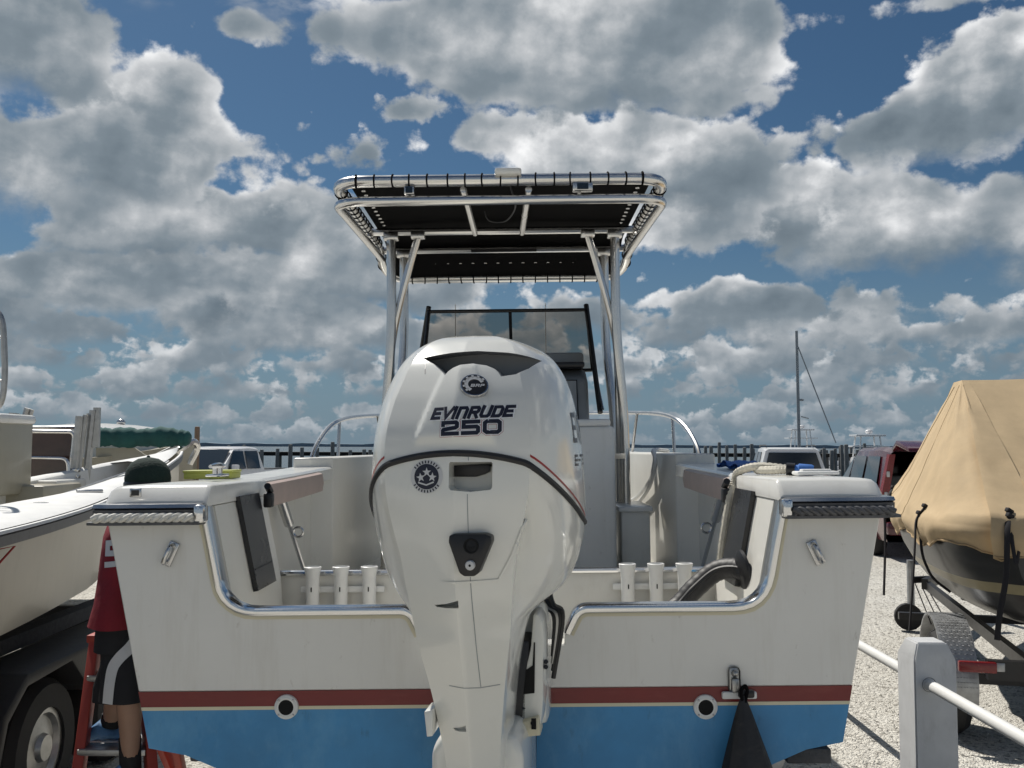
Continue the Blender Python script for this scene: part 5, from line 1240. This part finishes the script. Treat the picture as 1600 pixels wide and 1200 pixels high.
    def strap(pts, r_, D):
        P = []
        for x, y in pts:
            p, D2 = on(x, y, D)
            if p is None: p = BIw @ at(x, y, D - .05)
            else: D = min(D2, D + .2) if P else D2
            P.append(p)
        MB().tube(curve(P, 6), r_, 6, flat=.5).build('tie_strap', 'strap', B)
        q = P[0]; MB().box(q, (.045, .03, .025), rot=(0, .5, .5), bev=.005).build('strap_loop', 'strap', B)
    strap([(1396, 762), (1386, 778), (1383, 797), (1383, 860), (1381, 930)], .013, 6.4)
    strap([(1446, 791), (1432, 812), (1430, 842), (1427, 900), (1421, 985)], .015, 5.8)
    strap([(1437, 802), (1440, 858), (1448, 885), (1460, 905), (1485, 925)], .010, 5.8)
    strap([(1577, 798), (1574, 830), (1572, 900), (1562, 960), (1558, 1000)], .018, 5.5)
    strap([(1578, 806), (1582, 850), (1588, 880), (1592, 862)], .012, 5.5)
covered()
def cov_trailer():
    B = thing('covered_boat_trailer', 'dark trailer with diamond plate fender and red tail lamp under the covered boat', 'trailer', COVROT @ Matrix.Translation((3.75, 7, 0)))
    BW = COVROT @ Matrix.Translation((3.75, 7, 0)); BIw = BW.inverted()
    for s in (-1, 1):
        MB().bar((s * .66, -1.3, .50), (s * .56, 2.6, .48), .05, .08).build('side_rail', 'black', B)
        MB().bar((s * .45, -1.1, .70), (s * .40, 2.0, .70), .1, .06).build('bunk', 'bunk', B)
        MB().bar((s * .48, -.9, .52), (s * .46, -.9, .70), .06, .06).build('bunk_post', 'black', B); MB().bar((s * .48, 1.4, .52), (s * .44, 1.4, .70), .06, .06).build('bunk_post', 'black', B)
        X = s * 1.05; y0 = -.72
        w = MB().lathe((X, y0, .32), [(.19, -.09), (.29, -.09), (.32, -.05), (.32, .05), (.29, .09), (.19, .09)], 30, 'X', wrap=True).build('wheel', 'tyre', B)
        MB().lathe((X, y0, .32), [(.19, -.06), (.19, .06), (.06, .04), (.01, .06)], 24, 'X').build('rim', 'galv', w)
        arc = [(y0 + .40 * cos(R(a)), .34 + .40 * sin(R(a))) for a in range(24, 192, 14)]; arc2 = [(y0 + .385 * cos(R(a)), .34 + .385 * sin(R(a))) for a in range(192, 23, -14)]
        fd = MB().prism(arc + arc2, X - .10, X + .10, 'yz').build('fender', 'galv', B)
        tr_ = MB()
        for a in range(28, 180, 4):
            for j in range(11):
                q = Vector((X - .085 + .017 * j, y0 + .402 * cos(R(a)), .34 + .402 * sin(R(a)))); tr_.box(q, (.013, .0035, .0007), rot=(R(a - 90), 0, .8 if (a // 4 + j) % 2 else -.8))
        t_ = tr_.build('tread_pattern', 'treadp', fd); t_['kind'] = 'stuff'
    MB().bar((-.95, -1.30, .52), (.95, -1.30, .52), .06, .11).build('rear_bar', 'black', B)
    pA = BIw @ at(1501, 1042, 5.64); pB = BIw @ at(1553, 1042, 5.64)
    MB().box((pA + pB) / 2, (.205, .04, .062), bev=.008).build('tail_lamp', 'tailred', B)
    MB().box(pB + Vector((.035, 0, 0)), (.045, .02, .05), bev=.004).build('side_marker', 'galv', B)
    for y in (-.72, 1.6): MB().bar((-.98, y, .34), (.98, y, .34), .06, .06).build('axle' if y < 0 else 'cross_member', 'black', B)
    MB().bar((-.6, 2.5, .5), (0, 3.9, .5), .06, .1).build('tongue', 'black', B); MB().bar((.6, 2.5, .5), (0, 3.9, .5), .06, .1).build('tongue', 'black', B)
    j = BIw @ at(1424, 955, 9.6)
    MB().tube([(j.x, j.y, j.z + .5), (j.x, j.y, .14)], .035, 8).build('jack', 'galv', B); MB().lathe((j.x - .03, j.y, .14), [(.02, -.04), (.13, -.035), (.13, .035), (.02, .04)], 18, 'Y').build('jack_wheel', 'tyre', B)
    MB().bar((j.x, j.y, .5), (0, 3.2, .5), .05, .06).build('jack_arm', 'black', B)
    for k in range(3): MB().tube([BIw @ at(1430 + 12 * k, 912 + 8 * k, 6.6), BIw @ at(1455 + 14 * k, 975 + 2 * k, 6.4)], .004, 5).build('tie_line', 'strap', B)
cov_trailer()

# ------------------------------------------------------------------ post and pipe rail
def post():
    D = 4.65; q = at(1462, 1060, D); hw = .101; zt = at(1462, 1032, D).z; zc = at(1462, 1003, D + .05).z
    P = thing('rail_post', 'white square post with chamfered top carrying the pipe rail', 'post', Matrix.Translation((q.x, D + hw, 0)))
    b = MB(); b.loft([[Vector((sx * hw * k, sy * hw * k, z)) for sx, sy in ((-1, -1), (1, -1), (1, 1), (-1, 1))] for k, z in ((1, -.3), (1, zt), (.70, zc))])
    bmesh.ops.bevel(b.bm, geom=b.bm.edges[:], offset=.006, segments=2, affect='EDGES'); b.build('post_body', 'postp', P, ang=40)
    r = at(1452, 1070, D); xx = r.x - q.x
    MB().lathe((xx, -hw, r.z), [(.030, .002), (.034, -.002), (.034, .004)], 20, 'Y').build('pipe_hole', 'hole', P)
    G = thing('pipe_rail', 'white painted steel pipe rail running through the white post', 'rail', Matrix.Translation((r.x, D, r.z)))
    MB().tube([(-.005, -3.2, .0), (0, 0, 0), (.0, 3.4, 0)], .0265, 14).build('pipe', 'white', G)
post()

# ------------------------------------------------------------------ cars
def wheel(p, x, y, r=.34):
    s = 1 if x > 0 else -1
    w = MB().lathe((x, y, r), [(r * .62, -.11), (r * .92, -.11), (r, -.07), (r, .07), (r * .92, .11), (r * .62, .11)], 24, 'X', wrap=True).build('wheel', 'tyre', p)
    MB().lathe((x, y, r), [(r * .62, -.09), (r * .62, .09), (r * .3, .07), (.02, .09)], 18, 'X').build('rim', 'galv', w)
def body_loft(rows):      # rows: (y, half width low, half width belt, z low, z belt)
    return [[Vector((sx * w, y, z)) for sx, w, z in ((-1, wl * .93, zl), (-1, wl, zl + .12), (-1, wb, zb - .14), (-1, wb * .95, zb), (1, wb * .95, zb), (1, wb, zb - .14), (1, wl, zl + .12), (1, wl * .93, zl))] for y, wl, wb, zl, zb in rows]
def cabin_loft(rows):     # (y, half base, z base, half roof, z roof)
    return [[Vector(p) for p in ((-wb, y0, zb), (-wr, y1, zr - .05), (-wr * .88, y1, zr), (wr * .88, y1, zr), (wr, y1, zr - .05), (wb, y0, zb))] for y0, wb, zb, y1, wr, zr in rows]
def suv():
    q = at(1240, 730, 26); V = thing('suv', 'white SUV seen from behind parked by the water', 'car', Matrix.Translation((q.x, 26, 0)) @ Matrix.Rotation(R(-9), 4, 'Z'))
    MB().loft(body_loft([(0, .86, .88, .48, 1.06), (.10, .91, .93, .42, 1.10), (1.2, .93, .94, .35, 1.10), (3.2, .93, .94, .35, 1.08), (4.2, .90, .90, .38, 1.02), (4.6, .78, .76, .45, .85)])).build('body', 'carwhite', V)
    MB().loft(cabin_loft([(.04, .88, 1.08, .28, .70, 1.76), (.5, .90, 1.08, .6, .74, 1.81), (1.8, .90, 1.08, 1.9, .74, 1.81), (3.2, .88, 1.08, 2.5, .68, 1.74)])).build('cabin', 'carwhite', V)
    def pane(pts, n, off): return MB().loft([[Vector(p) for p in pts], [Vector(p) + Vector(n) * off for p in pts]])
    pane([(-.76, .052, 1.14), (.76, .052, 1.14), (.62, .235, 1.66), (-.62, .235, 1.66)], (0, -.93, .33), .02).build('rear_window', 'glass', V)
    for s in (-1, 1):
        pane([(s * .89, .5, 1.14), (s * .89, 1.4, 1.14), (s * .765, 1.4, 1.68), (s * .765, .66, 1.68)], (s, 0, .2), .012).build('side_window', 'glass', V)
        pane([(s * .89, 1.52, 1.14), (s * .875, 2.7, 1.14), (s * .765, 2.2, 1.68), (s * .765, 1.52, 1.68)], (s, 0, .2), .012).build('side_window', 'glass', V)
        MB().box((s * .84, .03, .98), (.13, .10, .26), bev=.02).build('tail_lamp', 'tailred', V)
        MB().tube([(s * .66, .55, 1.84), (s * .66, .7, 1.87), (s * .66, 2.2, 1.87), (s * .66, 2.35, 1.83)], .016, 6).build('roof_rail', 'black', V)
        m_ = MB().box((s * 1.06, 2.75, 1.14), (.2, .12, .17), bev=.03).build('mirror', 'black', V)
        for y in (.95, 3.7): wheel(V, s * .84, y, .37)
    MB().box((0, -.02, .55), (1.76, .16, .20), bev=.05).build('bumper', 'carwhite', V); MB().box((0, -.005, .82), (.5, .02, .14), bev=.01).build('number_plate', 'silver', V)
suv()
def van():
    q = at(1378, 730, 15.5); V = thing('minivan', 'maroon minivan with its tailgate open facing away', 'car', Matrix.Translation((q.x, 15.5, 0)) @ Matrix.Rotation(R(-8), 4, 'Z') @ Matrix.Translation((.95, 0, 0)))
    # shell with an open rear
    b = MB(); rg = []
    for (y, wl, wb, zb, wr, zr) in ((0, .94, .95, 1.05, .80, 1.78), (.6, .96, .97, 1.05, .82, 1.82), (2.4, .97, .97, 1.03, .80, 1.80), (3.0, .97, .96, 1.02, .72, 1.70), (3.9, .95, .93, 1.0, .86, 1.06), (4.7, .84, .82, .84, .7, .88)):
        rg.append([Vector(p) for p in ((-wl * .95, y, .3), (-wl, y, .5), (-wb, y, zb), (-wr, y, zr - .06), (-wr * .9, y, zr), (wr * .9, y, zr), (wr, y, zr - .06), (wb, y, zb), (wl, y, .5), (wl * .95, y, .3))])
    t = MB().loft(rg, caps=False); t.bm.faces.new(t.bm.verts[-10:] if False else [v for v in t.bm.verts][-10:]); t.build('body', 'maroon', V)
    MB().loft([[p * .985 + Vector((0, 0, .012)) for p in r] for r in rg[:4]], caps=False).build('interior', 'black', V)
    MB().box((0, 1.3, .62), (1.6, 2.4, .1)).build('cargo_floor', 'black', V)
    for x in (-.42, .42): st = MB().box((x, 1.7, .98), (.62, .16, .68), bev=.06).build('rear_seat', 'grey', V); MB().box((x, 1.68, 1.42), (.28, .10, .18), bev=.04).build('headrest', 'black', V)
    wg = [(-.55, 3.02, 1.08), (.55, 3.02, 1.08), (.5, 2.98, 1.62), (-.5, 2.98, 1.62)]
    for s in (-1, 1):
        for (y0, y1, y2, y3) in ((.35, 1.35, 1.35, .5), (1.5, 2.5, 2.4, 1.5), (2.62, 3.55, 2.85, 2.55)):
            zt = 1.66 if y1 < 3 else 1.60
            MB().loft([[Vector((s * (.972 + o_), y0, 1.10)), Vector((s * (.968 + o_ - (.03 if y1 > 3 else 0)), y1, 1.10)), Vector((s * (.845 + o_ - (.05 if y1 > 3 else 0)), y2, zt)), Vector((s * (.845 + o_), y3, zt))] for o_ in (0, .012)]).build('side_window', 'glass', V)
        tl_ = MB().loft([[Vector((s * .97, -.01, .82)), Vector((s * .955, -.01, 1.1)), Vector((s * .83, -.01, 1.70)), Vector((s * .74, -.01, 1.70)), Vector((s * .84, -.01, 1.1)), Vector((s * .86, -.01, .82))], [Vector((s * .985, .10, .82)), Vector((s * .97, .10, 1.1)), Vector((s * .845, .10, 1.70)), Vector((s * .74, .10, 1.70)), Vector((s * .84, .10, 1.1)), Vector((s * .86, .10, .82))]]).build('tail_lamp', 'tailred', V)
        for z in (1.05, 1.38): MB().box((s * (.90 if z < 1.2 else .86), -.02, z), (.05, .015, .09), bev=.01).build('reverse_lamp', 'silver', tl_)
        MB().box((s * 1.08, 3.15, 1.12), (.22, .12, .18), bev=.04).build('mirror', 'black', V)
        for y in (.9, 3.8): wheel(V, s * .86, y, .34)
    tg = MB().prism([(-.02, 1.80), (-.30, 1.92), (-1.02, 1.80), (-1.05, 1.74), (-.30, 1.84), (-.02, 1.74)], -.80, .80, 'yz', bev=.015).build('tailgate', 'maroon', V)
    MB().prism([(-.34, 1.835), (-.92, 1.755), (-.92, 1.745), (-.34, 1.822)], -.62, .62, 'yz').build('tailgate_window', 'glass', tg)
    MB().box((0, -.06, .52), (1.85, .2, .22), bev=.06).build('bumper', 'maroon', V)
    MB().box((-.35, .6, .84), (.5, .5, .34), bev=.03).build('cargo_box', 'white', V)
van()
def pickup():
    q = at(352, 725, 30); V = thing('pickup_truck', 'white pickup truck parked at the water side facing left', 'truck', Matrix.Translation((q.x, 30, -.12)) @ Matrix.Rotation(R(163), 4, 'Z') @ Matrix.Translation((0, -2.5, 0)))
    MB().loft(body_loft([(0, .92, .94, .55, 1.15), (.1, .96, .97, .5, 1.17), (1.9, .97, .97, .5, 1.17), (3.4, .97, .97, .48, 1.17), (4.9, .95, .93, .48, 1.13), (5.3, .86, .84, .5, 1.02)])).build('body', 'carwhite', V)
    MB().loft(cabin_loft([(1.75, .93, 1.16, 1.9, .76, 1.86), (2.4, .93, 1.16, 2.4, .78, 1.90), (4.1, .92, 1.16, 3.2, .74, 1.86)])).build('cabin', 'carwhite', V)
    MB().box((0, .9, 1.1), (1.6, 1.5, .20)).build('bed', 'black', V)
    MB().loft([[Vector(p) for p in ((-.82, 4.03, 1.20), (.82, 4.03, 1.20), (.68, 3.30, 1.78), (-.68, 3.30, 1.78))], [Vector(p) + Vector((0, .02, .03)) for p in ((-.82, 4.03, 1.20), (.82, 4.03, 1.20), (.68, 3.30, 1.78), (-.68, 3.30, 1.78))]]).build('windscreen', 'glass', V)
    for s in (-1, 1):
        for (a, b_) in ((2.0, 2.7), (2.8, 3.75)):
            MB().loft([[Vector((s * (.935 + o_), a, 1.22)), Vector((s * (.93 + o_), b_, 1.22)), Vector((s * (.80 + o_), b_ - (.45 if b_ > 3 else 0), 1.76)), Vector((s * (.80 + o_), a, 1.76))] for o_ in (0, .012)]).build('side_window', 'glass', V)
        MB().box((s * 1.08, 3.6, 1.25), (.22, .12, .22), bev=.03).build('mirror', 'carwhite', V)
        MB().box((s * .72, 5.28, .92), (.34, .06, .18), bev=.02).build('headlamp', 'silver', V)
        for y in (1.0, 4.4): wheel(V, s * .86, y, .38)
    MB().box((0, 5.3, .90), (1.0, .06, .22), bev=.02).build('grille', 'black', V); MB().box((0, 5.36, .62), (1.8, .14, .18), bev=.04).build('bumper', 'alu', V)
pickup()

# ------------------------------------------------------------------ waterfront
def piling_mesh(h, r):
    me = MB().lathe((0, 0, 0), [(r, 0), (r * .97, h * .5), (r * .92, h - .04), (r * .8, h), (.01, h + .02)], 12).mesh('piling', 40); me.materials.append(M['piling']); return me
pm = piling_mesh(3.6, .125)
rnd = random.Random(9); first = None
xs = [(355, 56), (381, 58), (410, 56), (432, 57), (453, 56), (472, 58), (496, 56), (520, 60), (546, 58), (571, 56), (577, 57), (1086, 57), (1100, 60), (1112, 58), (1123, 60), (1136, 58), (1150, 60), (1162, 58), (1173, 56), (1178, 57), (1281, 60), (1285, 66), (1289, 60), (1293, 66), (1298, 60), (1302, 70), (1306, 60), (1311, 66), (1317, 60), (1324, 54), (1331, 66), (1338, 60), (1346, 64), (1354, 60)]
for i, (x, D) in enumerate(xs):
    q = at(x, 700, D); o = link('piling', pm); o.location = (q.x, D, -1.7 + rnd.uniform(-.35, .22)); o.scale = (rnd.uniform(.85, 1.1),) * 2 + (1,); o.rotation_euler = (rnd.uniform(-.03, .03), rnd.uniform(-.03, .03), rnd.uniform(0, 6))
    tag(o, 'weathered grey dock piling in the water beyond the port bow rail' if x < 700 else ('weathered grey dock piling in the water between the starboard bow rail and the white SUV' if x < 1200 else 'weathered grey dock piling in the water between the white SUV and the maroon minivan'), 'piling', 'dock pilings in the water')
bp = link('mooring_post', MB().lathe((0, 0, 0), [(.07, -.5), (.065, 2.2), (.06, 2.27), (.01, 2.28)], 12).mesh('mooring_post')); bp.data.materials.append(M['brownpost']); bp.location = (at(308, 680, 24).x, 24, 0)
tag(bp, 'brown timber post standing behind the bow pulpit of the teal canvas boat', 'post')
for nm, x0, x1, D, lab in (('pier', -40, -6, 62, 'low dark pier running across the water on the left'), ('pier', 8, 24, 64, 'low dark pier crossing the water beyond the white SUV')):
    P = thing(nm, lab, 'pier', Matrix.Translation(((x0 + x1) / 2, D, 0)))
    L = x1 - x0; MB().box((0, 0, 1.36), (L, 1.6, .14)).build('deck', 'piling', P); MB().box((0, -.82, 1.30), (L, .08, .24)).build('fascia', 'hole', P)
    n = int(L / 4)
    for k in range(n): MB().cyl((-L / 2 + 1 + k * 4, .2, -1.8), (-L / 2 + 1 + k * 4, .2, 1.29), .14, 10).build('pier_leg', 'piling', P)
def sailboat():
    D = 72; q = at(1249, 697, D); S = thing('sailboat', 'moored sailboat with bare mast and one slanting stay beyond the white SUV', 'sailboat', Matrix.Translation((q.x, D, -1.0)) @ Matrix.Rotation(R(0), 4, 'Z'))
    rg = []
    for (x, w, zt, zb) in ((-3.8, .8, 1.1, .1), (-2, 1.3, 1.1, -.2), (0, 1.5, 1.15, -.3), (2.2, 1.1, 1.25, -.2), (3.6, .5, 1.35, .1), (4.3, .06, 1.45, .8)):
        rg.append([Vector((x, -w, zt)), Vector((x, -w * .8, zb + .3)), Vector((x, 0, zb)), Vector((x, w * .8, zb + .3)), Vector((x, w, zt))])
    MB().loft(rg).build('hull', 'carwhite', S); MB().box((-.2, 0, 1.4), (3, 1.4, .5), bev=.15).build('cabin', 'carwhite', S)
    top = at(1244.5, 517, D) - S.matrix_world.translation; base = Vector((.0, 0, 1.2))
    mast = MB().tube([base, top], [.13, .10], 10).build('mast', 'grey', S)
    MB().tube([top + Vector((.1, 0, -1.2)), at(1306, 692, D) - S.matrix_world.translation], .045, 6).build('forestay', 'grey', S)
    MB().tube([(-.1, -1.0, 4.9 + .2), (.7, .0, 5.0)], .05, 6).build('spreader', 'grey', S); MB().tube([base + Vector((0, 0, .9)), base + Vector((-3.4, 0, 1.0))], .09, 8).build('boom', 'grey', S)
    MB().sphere(Vector((at(1252, 625, D).x - q.x, -.1, at(1252, 625, D).z + 1)), .18, (1, .6, .5), 8, 6).build('radar_reflector', 'grey', S)
sailboat()
def sportboat(x, D, tower, label, rot=0):
    q = at(x, 715, D); S = thing('motor_boat', label, 'boat', Matrix.Translation((q.x, D, -1.0)) @ Matrix.Rotation(R(rot), 4, 'Z'))
    rg = []
    for (y, w, zt, zb) in ((-3.5, 1.2, 1.3, 0), (0, 1.4, 1.45, -.1), (2.2, 1.1, 1.7, 0), (3.8, .5, 2.0, .5), (4.5, .05, 2.15, 1.4)):
        rg.append([Vector((y, -w, zt)), Vector((y, -w * .75, zb + .2)), Vector((y, 0, zb)), Vector((y, w * .75, zb + .2)), Vector((y, w, zt))])
    MB().loft(rg).build('hull', 'carwhite', S); MB().box((.3, 0, 1.85), (2.4, 1.7, .8), bev=.2).build('cabin', 'carwhite', S)
    MB().box((.35, 0, 1.95), (2.0, 1.74, .28), bev=.05).build('cabin_window', 'glass', S)
    if tower:
        for sx, sy in ((-.8, -.7), (.8, -.7), (-.8, .7), (.8, .7)): MB().tube([(sx, sy, 1.5), (sx * .75, sy * .7, tower)], .05, 6).build('tower_leg', 'carwhite', S)
        MB().box((0, 0, tower), (1.9, 1.4, .12), bev=.03).build('hard_top', 'carwhite', S); MB().box((0, 0, tower - .7), (2.4, 1.3, .08)).build('tower_floor', 'carwhite', S)
        MB().sphere((.1, 0, tower + .25), .25, (1, 1, .6), 10, 8).build('radar_dome', 'carwhite', S)
sportboat(1356, 62, 3.6, 'white sport fishing boat with tower and hard top afloat left of the maroon minivan')
sportboat(1303, 74, 0, 'low white motor boat moored between the SUV and the minivan')
sportboat(1252, 80, 4.3, 'white tower boat moored behind the white SUV near the mast')
